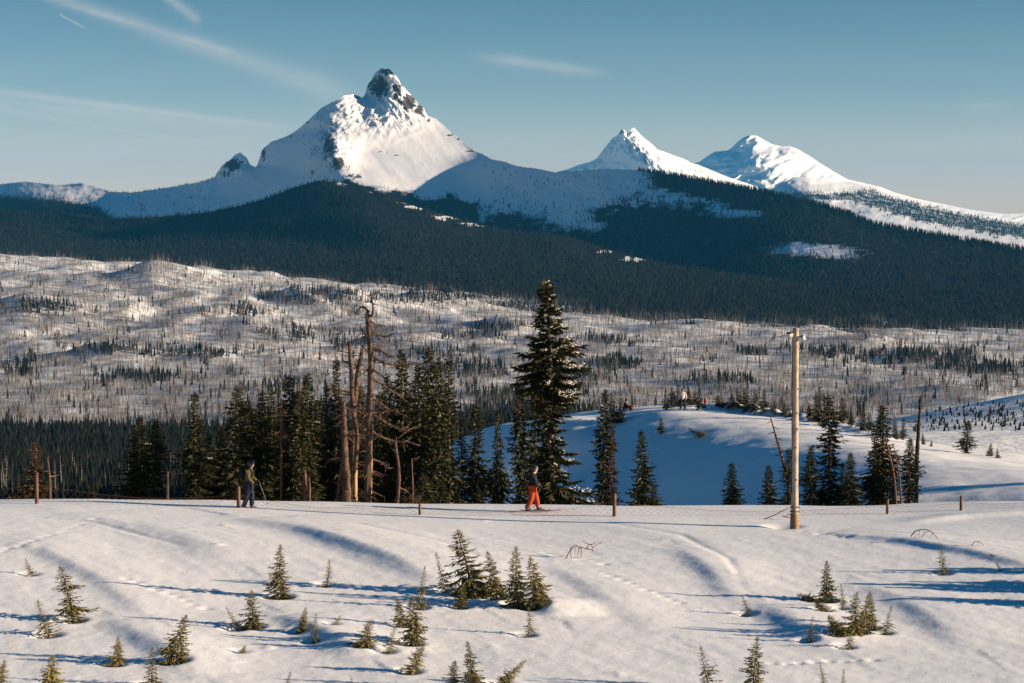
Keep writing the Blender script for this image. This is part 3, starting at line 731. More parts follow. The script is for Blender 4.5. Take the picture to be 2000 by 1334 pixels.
M_char = mat('charred_wood', (0.035, 0.028, 0.026), 0.9, 0.1, var=(0.07, 0.05, 0.04), scale=6.0, bump=0.02, bscale=18)
M_twig = mat('rusty_twigs', (0.17, 0.075, 0.035), 0.85, 0.15, var=(0.10, 0.05, 0.03), scale=20.0)
M_bsnow = mat('branch_snow', (0.62, 0.60, 0.57), 0.6, 0.2, var=(0.36, 0.32, 0.25), scale=9.0)
M_fsnag = mat('burned_snag_wood', (0.23, 0.205, 0.19), 0.9, 0.1, var=(0.11, 0.10, 0.095), scale=0.05)
M_ffir = mat('far_needles', (0.008, 0.012, 0.009), 0.9, 0.1, var=(0.018, 0.019, 0.014), scale=0.02)

# ------------------------------------------------------------------ geometry builders
class Geo:
    """quads and triangles gathered as arrays"""
    def __init__(self):
        self.v, self.f, self.n = [], [], 0
    def add(self, v, f):
        self.v.append(np.asarray(v, float)); self.f.append(np.asarray(f, int) + self.n); self.n += len(v)
    def mesh(self, name, m, smooth=False):
        return mesh_np(name, np.concatenate(self.v), np.concatenate(self.f), smooth, [m])
def tube(g, pts, rad, sides=6, cap=True, rough=0.0, r=None):
    """tapered tube along points, quads only"""
    pts = np.asarray(pts, float); n = len(pts)
    rad = np.broadcast_to(np.asarray(rad, float), (n,))
    tg = np.gradient(pts, axis=0); tg /= np.linalg.norm(tg, axis=1)[:, None] + 1e-9
    ref = np.array([1., 0, 0]) if abs(tg[0][0]) < 0.8 else np.array([0, 1., 0])
    a = np.cross(tg, ref); a /= np.linalg.norm(a, axis=1)[:, None] + 1e-9
    b = np.cross(tg, a)
    th = np.linspace(0, 2 * np.pi, sides, endpoint=False)
    rr = rad[:, None] * np.ones(sides)
    if rough:
        rr = rr * (1 + rough * (r or np.random.default_rng(3)).uniform(-1, 1, (n, sides)))
    ring = pts[:, None, :] + rr[..., None] * (np.cos(th)[None, :, None] * a[:, None, :] + np.sin(th)[None, :, None] * b[:, None, :])
    v = ring.reshape(-1, 3)
    i = np.arange(n * sides).reshape(n, sides)
    f = np.stack([i[:-1], np.roll(i[:-1], -1, 1), np.roll(i[1:], -1, 1), i[1:]], -1).reshape(-1, 4)
    if cap:
        for row in (0, n - 1):
            c = len(v); v = np.vstack([v, pts[row][None]])
            k = i[row]; k2 = np.roll(k, -1)
            f = np.vstack([f, np.stack([k, k2, np.full(sides, c), np.full(sides, c)], -1)]) if False else f
            m = sides // 2
            f = np.vstack([f, np.array([[k[0], k[j], k[(j + 1) % sides], k[(j + 2) % sides]] for j in range(1, sides - 2, 2)] or [[k[0], k[1], k[2], k[2 + (sides > 3)]]])]) if sides >= 4 else f
            v = v[:-1]
    g.add(v, f)
def sprays(g, base, dirv, length, width, r, cross=True, droop=0.15):
    """needle sprays: flat pointed diamonds, optionally crossed"""
    n = len(base)
    d = dirv / (np.linalg.norm(dirv, axis=1)[:, None] + 1e-9)
    up = np.array([0, 0, 1.]) + 0.55 * r.normal(size=(n, 3))
    s = np.cross(d, up); s /= np.linalg.norm(s, axis=1)[:, None] + 1e-9
    t = np.cross(s, d)
    for k in range(2 if cross else 1):
        w = s if k == 0 else t
        mid = base + d * (length * 0.42)[:, None]
        tip = base + d * length[:, None] - np.array([0, 0, 1.]) * (droop * length)[:, None]
        ww = width if k == 0 else width * 0.8
        v = np.stack([base, mid + w * ww[:, None] * 0.5, tip, mid - w * ww[:, None] * 0.5], 1).reshape(-1, 3)
        i = np.arange(n * 4).reshape(n, 4)
        g.add(v, i)
def lumps(g, c, rx, r):
    """little snow pads: flattened octahedra"""
    n = len(c)
    o = np.array([(1, 0, 0), (0, 1, 0), (-1, 0, 0), (0, -1, 0), (0, 0, .55), (0, 0, -.3)])
    v = c[:, None, :] + o[None] * rx[:, None, None] * r.uniform(.7, 1.3, (n, 6, 1))
    f = np.array([(0, 1, 4, 4), (1, 2, 4, 4), (2, 3, 4, 4), (3, 0, 4, 4), (1, 0, 5, 5), (2, 1, 5, 5), (3, 2, 5, 5), (0, 3, 5, 5)])
    g.add(v.reshape(-1, 3), (f[None] + 6 * np.arange(n)[:, None, None]).reshape(-1, 4))
def conifer(seed, H=8.0, R=1.2, nb=150, nt=8, h0=0.03, profile='spire', bend=0.0, snow=0.0, tw=1.0, up=0.25, gappy=0.25, leaf=1.0, trunk_r=None, snow_right=True, top=0.10):
    """returns trunk, crown and snow geometry of one fir standing at the origin"""
    r = np.random.default_rng(seed)
    tr, cr_, sn = Geo(), Geo(), Geo()
    zz = np.linspace(-0.04 * H, H * 0.985, 14)
    wob = 0.012 * H * np.stack([noise2(zz / H * 3 + seed, zz * 0 + 1), noise2(zz / H * 3 + seed, zz * 0 + 5)], 1)
    def axis(z):
        t = np.clip(np.asarray(z) / H, 0, 1)
        return np.stack([np.interp(z, zz, wob[:, 0]) + bend * H * t ** 2.2, np.interp(z, zz, wob[:, 1]), np.asarray(z, float)], -1)
    tr0 = trunk_r or 0.017 * H
    tube(tr, axis(zz), tr0 * (1 - np.clip(zz / H, 0, 1)) ** 0.8 + 0.004 * H * 0.5, 7, True, 0.08, r)
    lop = r.uniform(0, 2 * np.pi)
    for i in range(nb):
        h = h0 + (1 - h0) * ((i + r.uniform(0, 1)) / nb) ** 0.92
        if profile == 'spire':
            sh = min(1.0, (1 - h) * 1.55 + top) * (0.72 + 0.28 * math.sin(9 * h + seed))
        elif profile == 'cone':
            sh = (1 - h) ** 0.85 + 0.05
        else:
            sh = min(1.0, (1 - h) * 2.6 + 0.16) * (0.75 + 0.25 * math.sin(12 * h + seed))
        if noise2(np.array([h * 9 + seed * 3.3]), np.array([seed * 1.7]))[0] > 0.45 - gappy:
            sh *= 0.62
        phi = i * 2.39996 + r.normal(0, 0.35)
        L = R * sh * r.uniform(0.6, 1.18) * (1 + 0.18 * math.cos(phi - lop))
        if L < 0.02 * H:
            L = 0.02 * H
        el = up * (h - 0.45) * 2.4 + r.normal(0, 0.10)
        o = axis(np.array([h * H]))[0]
        ch, shn = math.cos(phi), math.sin(phi)
        s = np.linspace(0.12, 1.0, max(4, int(nt * (0.55 + 0.5 * sh))))
        rad = L * s * math.cos(el)
        zc = L * (math.tan(el) * s - 0.34 * s ** 1.6 + 0.16 * s ** 4)
        pos = np.stack([o[0] + ch * rad, o[1] + shn * rad, o[2] + zc], 1)
        tg = np.gradient(pos, axis=0); tg /= np.linalg.norm(tg, axis=1)[:, None]
        side = np.array([-shn, ch, 0.0])
        for sg in (-1, 1):
            a = r.uniform(0.55, 1.05, len(s))
            d = tg * np.cos(a)[:, None] + sg * side[None] * np.sin(a)[:, None] + np.array([0, 0, 1.]) * r.normal(-0.12, 0.22, len(s))[:, None]
            ln = leaf * (0.42 * L * (1.05 - 0.62 * s) + 0.018 * H) * r.uniform(0.65, 1.25, len(s))
            sprays(cr_, pos, d, ln, ln * 0.30 * tw, r)
        e = np.array([len(s) - 1])
        ln = np.array([leaf * (0.22 * L + 0.02 * H)])
        sprays(cr_, pos[e], tg[e], ln, ln * 0.34 * tw, r)
        if snow and r.uniform() < snow * (0.35 + 0.9 * h) * ((1.0 + 0.8 * ch) if snow_right else 1.0):
            k = s > 0.42
            n = int(k.sum())
            if n:
                reps = 3
                c = np.repeat(pos[k], reps, 0) + r.normal(0, 0.05 * L, (n * reps, 3)) + np.array([0, 0, 0.012 * H * 0.7])
                lumps(sn, c, r.uniform(0.04, 0.10, n * reps) * (0.35 * L + 0.02 * H) * 1.2, r)
    # leader
    z = np.linspace(0.93 * H, 1.0 * H, 5); b = axis(z)
    for k in range(3):
        d = np.stack([np.cos(k * 2.1 + z), np.sin(k * 2.1 + z), 1.4 + 0 * z], 1)
        sprays(cr_, b, d, np.full(5, 0.030 * H) * leaf, np.full(5, 0.009 * H), r, True, 0.0)
    return tr, cr_, sn
class Proto:
    def __init__(self, name, H, needle, bark=None, **k):
        self.H = H
        t, c, s = conifer(H=H, **k)
        self.parts = [('trunk', t.mesh(name + '_trunk', bark or M_bark, True)), ('crown', c.mesh(name + '_crown', needle))]
        if s.v:
            self.parts.append(('snow', s.mesh(name + '_snow', M_bsnow)))
    def place(self, name, x, y, z, h, w, label, category, group=None, lean=0.0, rz=0.0, flip=1):
        """h = height in metres, w = width factor relative to height; parts share mesh data"""
        e = empty(name, (x, y, z), label, category, group)
        e.rotation_mode = 'XYZ'
        e.matrix_world = Matrix.Translation((x, y, z)) @ Matrix.Rotation(lean, 4, 'Y') @ Matrix.Rotation(rz, 4, 'Z') @ Matrix.Diagonal((w * h / self.H * flip, w * h / self.H, h / self.H, 1))
        for n, me in self.parts:
            o = link(n, me, e)
            if n == 'snow':
                o['kind'] = 'stuff'
        return e
firs = [Proto('fir%d' % i, 8.0, M_needle, seed=20 + i, R=r_, nb=n_, nt=8, profile=p_, gappy=g_, snow=s_, h0=h_, bend=b_) for i, (r_, n_, p_, g_, s_, h_, b_) in enumerate([
    (1.25, 190, 'spire', .20, .05, .03, 0), (1.05, 170, 'col', .25, .05, .02, .01), (1.45, 180, 'spire', .35, .06, .05, -.01), (1.15, 150, 'col', .45, .05, .06, .02), (1.6, 190, 'cone', .25, .08, .02, 0), (0.95, 150, 'spire', .35, .04, .04, -.02)])]
rim_firs = [Proto('rimfir%d' % i, 3.0, M_needle, seed=40 + i, R=r_, nb=95, nt=7, profile=p_, gappy=.25, snow=.22, h0=.01, bend=b_, leaf=1.15) for i, (r_, p_, b_) in enumerate([(.62, 'cone', 0), (.5, 'col', .03), (.75, 'cone', -.04)])]
dying_fir = Proto('dyingfir', 5.0, M_dying, seed=61, R=1.15, nb=150, nt=8, profile='cone', gappy=.45, h0=.03, leaf=1.0)
hero = Proto('bigfir', 10.0, M_needle, seed=77, R=1.55, nb=250, nt=16, profile='spire', gappy=.42, snow=.55, h0=.02, up=.22, leaf=.80, bend=-.012, trunk_r=.2, top=.24)
sap_w = [Proto('sapw%d' % i, 1.5, M_needle_s, seed=80 + i, R=r_, nb=100, nt=8, profile='cone', gappy=.30, snow=.04, h0=.02, up=.30, bend=b_, leaf=1.05, tw=1.05, snow_right=False, trunk_r=.02) for i, (r_, b_) in enumerate([(.42, .05), (.38, -.06), (.46, 0), (.40, .10), (.44, -.10), (.36, .03), (.50, -.03)])]
sap_s = [Proto('saps%d' % i, 1.5, M_needle_s, seed=90 + i, R=r_, nb=64, nt=7, profile='cone', gappy=.42, snow=.07, h0=.02, up=.34, bend=b_, leaf=1.0, tw=1.0, snow_right=False, trunk_r=.018) for i, (r_, b_) in enumerate([(.40, .0), (.36, -.08), (.42, .06), (.38, -.14), (.46, .10)])]
sap_b = Proto('sapb', 1.5, M_needle_s, seed=99, R=.34, nb=100, nt=7, profile='col', gappy=.35, snow=.05, h0=.02, up=.25, bend=-.10, leaf=1.0, tw=1.0, snow_right=False, trunk_r=.02)
rg = random.Random(5)

for i, (x, y, z, h, lean, w, kind, lab) in enumerate(SAPS):
    pr = sap_b if kind == 'b' else (sap_w[i % 7] if kind == 'w' else sap_s[i % 5])
    ww = 1.06 * w / (0.60 if kind != 'b' else 0.5)
    pr.place('fir_sapling', x, y, z - 0.10 - 0.04 * h, h + 0.12, ww * (0.95 + 0.1 * rg.random()), lab, 'sapling', 'fir saplings on the snow slope', lean, rg.uniform(-0.5, 0.5), 1)

# ------------------------------------------------------------------ firs rising behind the crest (photo pixel of the tip, width, depth)
CREST = [
    (546, 790, 60, 103, 4, 'broad fir filling the back of the dense dark stand'), (620, 780, 60, 104, 2, 'fir in the back row at the right of the dense dark stand'), (500, 800, 56, 105, 0, 'fir in the back row behind the columnar one'), (745, 770, 70, 105, 2, 'low fir in the back row behind the tall snag'), (868, 760, 60, 106, 4, 'fir in the back row of the stand right of the snag'), (700, 760, 64, 102, 4, 'fir dark behind the slender broken snag'), (800, 770, 60, 103, 2, 'fir low behind the pointed one right of the snag'), (590, 830, 60, 95, 4, 'low fir in front at the foot of the dense dark stand'), (410, 850, 50, 98, 2, 'low fir between the lone full fir and the open crowned one'),
    (183, 945, 22, 88, 5, 'tiny fir peeping over the crest left of the paired firs'),
    (268, 815, 72, 91, 4, 'left fir of the dark pair left of the olive jacketed skier'),
    (300, 822, 62, 93, 0, 'right fir of the dark pair left of the olive jacketed skier'),
    (380, 770, 74, 90, 2, 'lone full fir between the dark pair and the olive jacketed skier'),
    (432, 832, 52, 96, 4, 'low fir right of the lone full fir'),
    (460, 760, 66, 91, 3, 'open crowned fir right above the olive jacketed skier'),
    (484, 788, 46, 95, 1, 'slim fir just right of the open crowned one'),
    (510, 766, 46, 93, 1, 'columnar fir leftmost in the dense dark stand'),
    (528, 764, 42, 96, 5, 'second narrow fir from the left in the dense dark stand'),
    (571, 738, 52, 94, 3, 'fir with drooping tip in the middle of the dense dark stand'),
    (582, 768, 52, 91, 0, 'low fir before the middle of the dense dark stand'),
    (603, 733, 60, 92, 0, 'tallest pointed fir of the dense dark stand'),
    (634, 758, 44, 97, 5, 'narrow fir at the right end of the dense dark stand'),
    (655, 702, 62, 97, 2, 'green fir standing behind the broken snags'),
    (757, 735, 60, 99, 4, 'fir hidden behind the right branches of the tall snag'),
    (787, 688, 62, 100, 0, 'pointed fir just right of the tall snag'),
    (815, 716, 56, 97, 1, 'dark fir between the pointed fir and the tallest of the right stand'),
    (838, 684, 50, 99, 1, 'tallest fir of the stand right of the tall snag'),
    (856, 702, 52, 96, 0, 'full fir in the stand right of the tall snag'),
    (879, 704, 48, 98, 5, 'rightmost tall fir of the stand right of the tall snag'),
    (903, 818, 34, 104, 5, 'short fir at the foot of the right stand'),
    (826, 925, 44, 89, 4, 'low lit fir bush by the brush pile under the tall snag'),
    (927, 793, 44, 103, 1, 'narrow fir left of the bare snow gap'),
    (936, 953, 24, 90, 4, 'tiny fir on the crest line left of the skier in red trousers'),
    (971, 800, 46, 101, 2, 'slender fir on shaded snow left of the big fir'),
    (1018, 752, 50, 108, 0, 'fir directly left of the big snow dusted fir'),
    (1042, 748, 42, 112, 1, 'fir half hidden behind the left side of the big fir'),
    (1176, 766, 52, 103, 0, 'tall fir right of the big snow dusted fir'),
    (1253, 843, 54, 97, 4, 'fir standing alone on shaded snow right of the big fir'),
    (1278, 948, 36, 93, 4, 'small fir at the foot of the lone fir on shaded snow'),
    (1427, 906, 50, 98, 4, 'small pointed fir alone before the shaded mound'),
    (1500, 910, 46, 97, 4, 'small fir left of the light pole'),
    (1541, 878, 44, 98, 5, 'fir half hidden behind the light pole'),
    (1583, 874, 48, 99, 0, 'narrow fir just right of the light pole'),
    (1622, 776, 60, 100, 3, 'tallest fir right of the light pole'),
    (1660, 886, 50, 98, 4, 'short fir right of the tallest one behind the trail'),
    (1646, 905, 40, 101, 2, 'low fir tucked beside the tallest one right of the pole'),
    (1712, 838, 52, 100, 2, 'dark full fir in the group before the black spar'),
    (1726, 795, 44, 103, 1, 'tall fir in the group before the black spar'),
    (1746, 905, 36, 99, 5, 'short fir between the dark group and the black spar'),
    (1776, 858, 48, 99, 0, 'fir leaning against the black charred spar'),
]
for i, (tx, ty, w, d, k, lab) in enumerate(CREST):
    x, y, zt = P(tx, ty, d)
    zb = gz_base(x, y) - 0.15
    h = zt - zb
    pr = firs[k]
    native = 2.0 * {0: 1.25, 1: 1.05, 2: 1.45, 3: 1.15, 4: 1.6, 5: .95}[k] / 8.0
    want = w * d / F / h
    pr.place('fir_tree', x, y, zb, h, 1.45 * want / native, lab, 'fir', 'firs behind the trail crest', rg.uniform(-.02, .02), rg.uniform(0, 6.28))
x, y, zt = P(1078, 553, 92)
zb = gz_base(x, y) - 0.2
hero.place('big_fir_tree', x, y, zb, zt - zb, 1.0 * (165 * 92 / F / (zt - zb)) / 0.31, 'tallest live fir, snow dusted, behind the skier in red trousers', 'fir', None, -0.015, 0.4)
for tx, ty, w, d, lab in ((70, 864, 78, 88, 'half dead brown fir with a bare tip at the left edge'), (1195, 835, 56, 100, 'fir with a dead reddish top right of the big fir')):
    x, y, zt = P(tx, ty, d); zb = gz_base(x, y) - 0.15
    dying_fir.place('dying_fir_tree', x, y, zb, zt - zb, 1.15 * (w * d / F / (zt - zb)) / 0.46, lab, 'fir', None, 0, rg.uniform(0, 6))

# ------------------------------------------------------------------ firs on the mound and along its far rim: tip, foot row, width, depth
RIM = [
    (1196, 768, 824, 30, 172, 'left fir of the pair beside the seated figure'), (1212, 778, 824, 24, 172, 'right fir of the pair beside the seated figure'),
    (1302, 772, 800, 24, 170.5, 'bushy fir at the left of the clump behind the standing person'), (1312, 757, 795, 28, 171, 'broad fir left behind the standing person'), (1326, 751, 794, 22, 171.5, 'tallest fir behind the standing person'), (1345, 750, 792, 20, 171, 'slim fir right behind the standing person'),
    (1358, 762, 790, 16, 171, 'small fir between the standing and the crouching person'), (1366, 760, 789, 16, 171.5, 'small fir above the crouching person'),
    (1409, 771, 796, 34, 169.5, 'fir leaning left at the start of the rim row'), (1428, 768, 796, 26, 169, 'bushy fir second in the rim row right of the people'), (1442, 758, 797, 18, 169.5, 'thin snowy fir third in the rim row right of the people'), (1457, 757, 802, 28, 168.5, 'full dark fir in the middle of the rim row'),
    (1475, 759, 803, 24, 168, 'snow tipped fir right of the middle of the rim row'), (1490, 761, 806, 24, 167, 'dark fir near the right end of the rim row'), (1512, 782, 808, 20, 166, 'short fir at the right end of the rim row'), (1531, 784, 812, 18, 165, 'last short fir of the rim row left of the light pole'), (1543, 797, 814, 12, 164, 'tiny fir close to the left side of the light pole'),
    (1580, 786, 822, 22, 162, 'short fir on the rim close to the right side of the light pole'), (1597, 756, 822, 32, 161.5, 'tall snowy fir on the rim right of the light pole'), (1645, 778, 822, 28, 158, 'snowy fir behind the tallest fir right of the pole'), (1664, 798, 826, 18, 156, 'small snowy fir on the rim past the tallest fir'),
    (1686, 796, 836, 24, 153, 'dark rim fir left of the group by the spar'), (1699, 806, 842, 24, 152, 'second dark rim fir left of the group by the spar'), (1716, 800, 848, 20, 150, 'rim fir showing behind the group by the spar'), (1747, 812, 855, 20, 146, 'left of two snowy rim firs beside the black spar'), (1764, 817, 860, 18, 144, 'right of two snowy rim firs beside the black spar'),
    (1803, 846, 868, 12, 139, 'tiny rim fir right of the black spar'), (1819, 860, 872, 9, 138, 'tiniest rim tuft right of the black spar'), (1888, 822, 886, 40, 131, 'isolated broad fir on the rim before the white meadow'), (1934, 866, 892, 20, 129, 'small snowy fir right of the isolated broad one'), (1948, 876, 896, 14, 128, 'tiny snowy fir at far right of the rim'),
    (1291, 816, 847, 18, 158, 'small fir alone on the shaded flank of the mound'),
]
for i, (tx, ty, fy, w, d, lab) in enumerate(RIM):
    for dy_ in range(0, 40, 2):                                   # foot on the rim: nearest ground met at or just below the foot row
        x, y, g_ = on_ground(tx, fy + dy_, 112, 176, 500)
        if y < 175.5:
            break
    zb = g_ - 0.12
    zt = P(tx, ty, y)[2]
    h = zt - zb
    d = y
    k = i % 3
    native = 2 * (.62, .5, .75)[k] / 3.0
    rim_firs[k].place('rim_fir_tree', x, y, zb, h, 1.15 * (w * d / F / h) / native, lab, 'fir', 'firs on the mound', -0.25 if i == 8 else rg.uniform(-.05, .05), rg.uniform(0, 6))
x, y, z = on_ground(1362, 856, 120, 175, 400)
sap_w[2].place('fallen_fir_bush', x + 0.5, y, z + 0.05, 1.35, 1.2, 'dark fir bush lying tilted left on the shaded flank of the mound', 'bush', None, -1.05, 0.3)
# firs standing just outside the right edge, whose long shadows lie across the snow in view
for i, (x, y, h, k, lab) in enumerate([(17.5, 65.7, 1.7, 4, 'fir outside the right edge throwing the upper of the long foreground shadows'), (17.3, 63.1, 2.2, 4, 'fir outside the right edge throwing the middle long foreground shadow'), (16.7, 61.0, 1.7, 2, 'fir outside the right edge throwing the lower long foreground shadow'), (17.8, 66.2, 1.3, 0, 'smallest fir outside the right edge at the top of the long shadows'), (17.4, 63.7, 1.6, 2, 'bushy fir outside the right edge between two taller ones'), (17.2, 62.5, 1.9, 0, 'fir outside the right edge above the lowest long shadow'), (16.8, 60.7, 1.9, 4, 'lowest fir outside the right edge near the long shadows'), (36.5, 104.0, 6.5, 1, 'tall fir outside the right edge shading the mound slope'), (38.0, 97.0, 5.0, 4, 'fir outside the right edge shading the trail beyond the last post'), (34.0, 91.5, 3.2, 5, 'short fir outside the right edge near the trail crest')]):
    firs[k].place('fir_tree', x, y, gz_base(x, y) - 0.1, h * (0.72 if i < 7 else 1), 2.4 if i < 7 else 1.1, lab, 'fir', 'firs outside the right edge', 0, i * 1.3)

# ------------------------------------------------------------------ far woods
def cone_trees(pts, hgt, wid, r, sides=5):
    """two ragged tiers per tree, all in one mesh"""
    n = len(pts)
    ang = r.uniform(0, 6.28, (n, 1)) + np.linspace(0, 2 * np.pi, sides, endpoint=False)[None]
    V, Fc = [], []
    for t0, t1, k in ((0.03, 0.66, 1.0), (0.42, 1.0, 0.62)):
        rr = wid[:, None] * k * r.uniform(0.6, 1.25, (n, sides))
        ring = np.stack([pts[:, None, 0] + np.cos(ang) * rr, pts[:, None, 1] + np.sin(ang) * rr, pts[:, None, 2] + hgt[:, None] * (t0 + r.uniform(-.03, .06, (n, sides)))], -1)
        tip = np.stack([pts[:, 0] + 0.02 * hgt * r.normal(size=n), pts[:, 1], pts[:, 2] + hgt * t1], -1)[:, None]
        base = sum(len(v) for v in V)
        V.append(np.concatenate([ring, tip], 1).reshape(-1, 3))
        i = np.arange(sides)
        f = np.stack([i, np.roll(i, -1), np.full(sides, sides)], 1)
        Fc.append((f[None] + (sides + 1) * np.arange(n)[:, None, None]).reshape(-1, 3) + base)
    return np.concatenate(V), np.concatenate(Fc)
def snag_trees(pts, hgt, rad, r):
    """bare tapering trunks with two stub limbs"""
    n = len(pts)
    a = r.uniform(0, 6.28, (n, 1)) + np.array([0, 2.09, 4.19])[None]
    ring = np.stack([pts[:, None, 0] + np.cos(a) * rad[:, None], pts[:, None, 1] + np.sin(a) * rad[:, None], pts[:, None, 2] - 0.5 + 0 * a], -1)
    ln = r.normal(0, 0.035, (n, 2)) * hgt[:, None]
    tip = np.stack([pts[:, 0] + ln[:, 0], pts[:, 1] + ln[:, 1], pts[:, 2] + hgt], -1)[:, None]
    v = np.concatenate([ring, tip], 1).reshape(-1, 3)
    f = np.array([(0, 1, 3), (1, 2, 3), (2, 0, 3)])
    return v, (f[None] + 4 * np.arange(n)[:, None, None]).reshape(-1, 3)
def stuff(name, vf, m, label):
    return link(name, mesh_np(name, vf[0], vf[1], False, [m]), kind='stuff', label=label)
def sheet_scatter(sh, n, dens, r, x0=-150, x1=2150, pad=0.0):
    px = r.uniform(max(x0, sh.x0), min(x1, sh.x1), n)
    sk = sh.skyline(px); ft = interp(sh.foot, px)
    py = sk + pad + (ft - sk - pad) * r.uniform(0, 1, n)
    k = r.uniform(0, 1, n) < dens(px, py)
    return px[k], py[k], sh.at(px[k], py[k])
r4 = np.random.default_rng(44)
def ridge_dens(px, py):
    return 0.95 * (1 - sstep(0.1, 0.5, ridge_open(px, py)))
px, py, pts = sheet_scatter(ridge, 80000, ridge_dens, r4)
hh = r4.uniform(8, 17, len(px)) * (1 + 0.25 * fbm(px / 40.0, py / 12.0, 2))
stuff('ridge_forest', cone_trees(pts, hh, hh * r4.uniform(.11, .16, len(px)), r4), M_ffir, 'dense dark conifer forest covering the ridge below the peak')
px, py, pts = sheet_scatter(mountain, 70000, lambda a, b: np.clip(mt_woods_density(a, b) * 0.95 + 0.035 * sstep(940, 1000, a) * sstep(6, 14, b - interp(mt_sky, a)) + 0.05 * blob(a, b, 640, 300, 30, 50) * 6 + 0.03 * sstep(480, 380, a), 0, 1), r4)
hh = r4.uniform(7, 16, len(px))
stuff('peak_forest', cone_trees(pts, hh, hh * r4.uniform(.12, .18, len(px)), r4, 4), M_ffir, 'dark conifers scattered over the slopes of the snowy peak')
# a line of trees along the wooded part of the skyline
px = r4.uniform(905, 1300, 520); py = mountain.skyline(px) + 0.5
pts = mountain.at(px, py); hh = r4.uniform(6, 14, len(px)) * (0.4 + 0.6 * (px > 1250))
px2 = np.concatenate([r4.uniform(1245, 2100, 1500)]); pts2 = mountain.at(px2, mountain.skyline(px2) + r4.uniform(0, 2, len(px2))); h2 = r4.uniform(10, 20, len(px2))
px3 = r4.uniform(-100, 440, 420); pts3 = mountain.at(px3, mountain.skyline(px3) + 0.5); h3 = r4.uniform(3, 9, len(px3)) * (1 + 0.4 * (px3 > 200))
pa = np.concatenate([pts, pts2, pts3]); ha = np.concatenate([hh, h2, h3])
stuff('skyline_forest', cone_trees(pa, ha, ha * r4.uniform(.12, .18, len(ha)), r4, 4), M_ffir, 'thin line of conifers along the crest of the ridge beside the peak')
px, py, pts = sheet_scatter(foothill, 26000, lambda a, b: np.clip(f_woods(a, b), 0, 1), r4, 1380, 2150)
hh = r4.uniform(14, 28, len(px))
stuff('foothill_forest', cone_trees(pts, hh, hh * r4.uniform(.15, .22, len(px)), r4, 4), M_ffir, 'dark belt of forest on the distant foothill at right')

# --- burned valley: bare trunks everywhere, islands of living conifers
DARK = [(620, 577, 110, 17), (840, 582, 110, 12), (90, 600, 60, 12), (585, 655, 75, 13), (370, 690, 110, 9), (215, 685, 60, 8), (40, 722, 40, 14), (960, 640, 50, 7), (920, 655, 60, 8), (925, 725, 70, 14), (1180, 668, 60, 8), (1210, 712, 70, 12),
        (1130, 740, 60, 12), (1000, 775, 90, 12), (1790, 698, 130, 15), (1620, 690, 60, 10), (1930, 722, 90, 14), (700, 672, 60, 8), (860, 690, 60, 8), (280, 740, 90, 10), (480, 610, 50, 8), (1480, 690, 50, 6), (1400, 745, 70, 7), (560, 760, 60, 9), (1040, 805, 120, 12), (640, 810, 160, 12)]
def valley_points(n, r, y0=488, y1=982, x0=-60, x1=2060):
    px = r.uniform(x0, x1, n); py = r.uniform(y0, y1, n)
    # follow each pixel's ray over the valley floor grid to the first place it meets the snow
    u = (px - CX) / (F * CT + (CY - py) * ST)
    sl = (-F * ST + (CY - py) * CT) / (F * CT + (CY - py) * ST)
    ci = np.clip(np.rint((u - uv[0]) / (uv[1] - uv[0])).astype(int), 0, nvc - 1)
    r0 = int(np.searchsorted(Dv, 400.0))
    hit = np.full(n, np.nan)
    for k in range(0, n, 8000):
        q = slice(k, k + 8000)
        below = (CAMZ + sl[q][None, :] * Dv[r0:, None]) <= Zv[r0:, ci[q]]
        j = below.argmax(0); ok = below.any(0) & (Dv[r0 + j] < 5600)
        hit[q] = np.where(ok, Dv[r0 + j], np.nan)
    k = ~np.isnan(hit)
    px, py = px[k], py[k]
    D = hit[k] * r.uniform(0.994, 1.0, int(k.sum()))
    x = u[k] * D
    return px, py, np.stack([x, D, valley_height(x, D)], -1)
def darkness(px, py):
    n = fbm(px / 38.0, py / 9.0, 4, 0.6)
    d = np.zeros(px.shape)
    for bx, by, rx, ry in DARK:
        d = np.maximum(d, blob(px, py, bx, by, rx, ry))
    d = np.clip(sstep(0.30, 0.85, d * (1 + 0.5 * n) + 0.95 * n), 0, 1)
    d = np.maximum(d, 0.9 * sstep(838, 862, py + 10 * n + interp([(-50, 6), (300, 0), (600, 8), (900, 30), (2000, 30)], px)) * sstep(1250, 1100, px))
    return d
px, py, pts = valley_points(170000, r4)
dk = darkness(px, py)
openp = fbm(px / 60.0 + 9, py / 11.0, 3)
u = r4.uniform(0, 1, len(px))
live = u < np.clip(dk * 0.66, 0.009, 1)
meadow = (px > 1650) & (pts[:, 1] < 1150)
live &= ~meadow
dead = (~live) & (r4.uniform(0, 1, len(px)) < np.clip(0.52 - 1.1 * openp, 0.08, 0.97) * (1 - 0.8 * sstep(840, 860, py))) & ~meadow & (pts[:, 1] > 800)
def split_near(pts, n=300, seed=3):
    """the ones nearest the camera become things of their own; the rest stay a mass"""
    o = np.argsort(pts[:, 1])
    return o[:n], o[n:]
lp, dp = pts[live], pts[dead]
lh = r4.uniform(7, 18, len(lp)) * (0.85 + 0.35 * sstep(2200, 1500, lp[:, 1])) * (0.45 + 0.55 * sstep(700, 1200, lp[:, 1]))
dh = r4.uniform(8, 25, len(dp)) * r4.uniform(0.75, 1.0, len(dp)) * (0.9 + 0.2 * sstep(2600, 3600, dp[:, 1]))
ln, lf = split_near(lp); dn, df = split_near(dp)
stuff('valley_forest', cone_trees(lp[lf], lh[lf], lh[lf] * r4.uniform(.11, .17, len(lf)), r4), M_ffir, 'islands of dark living conifers scattered through the burned valley')
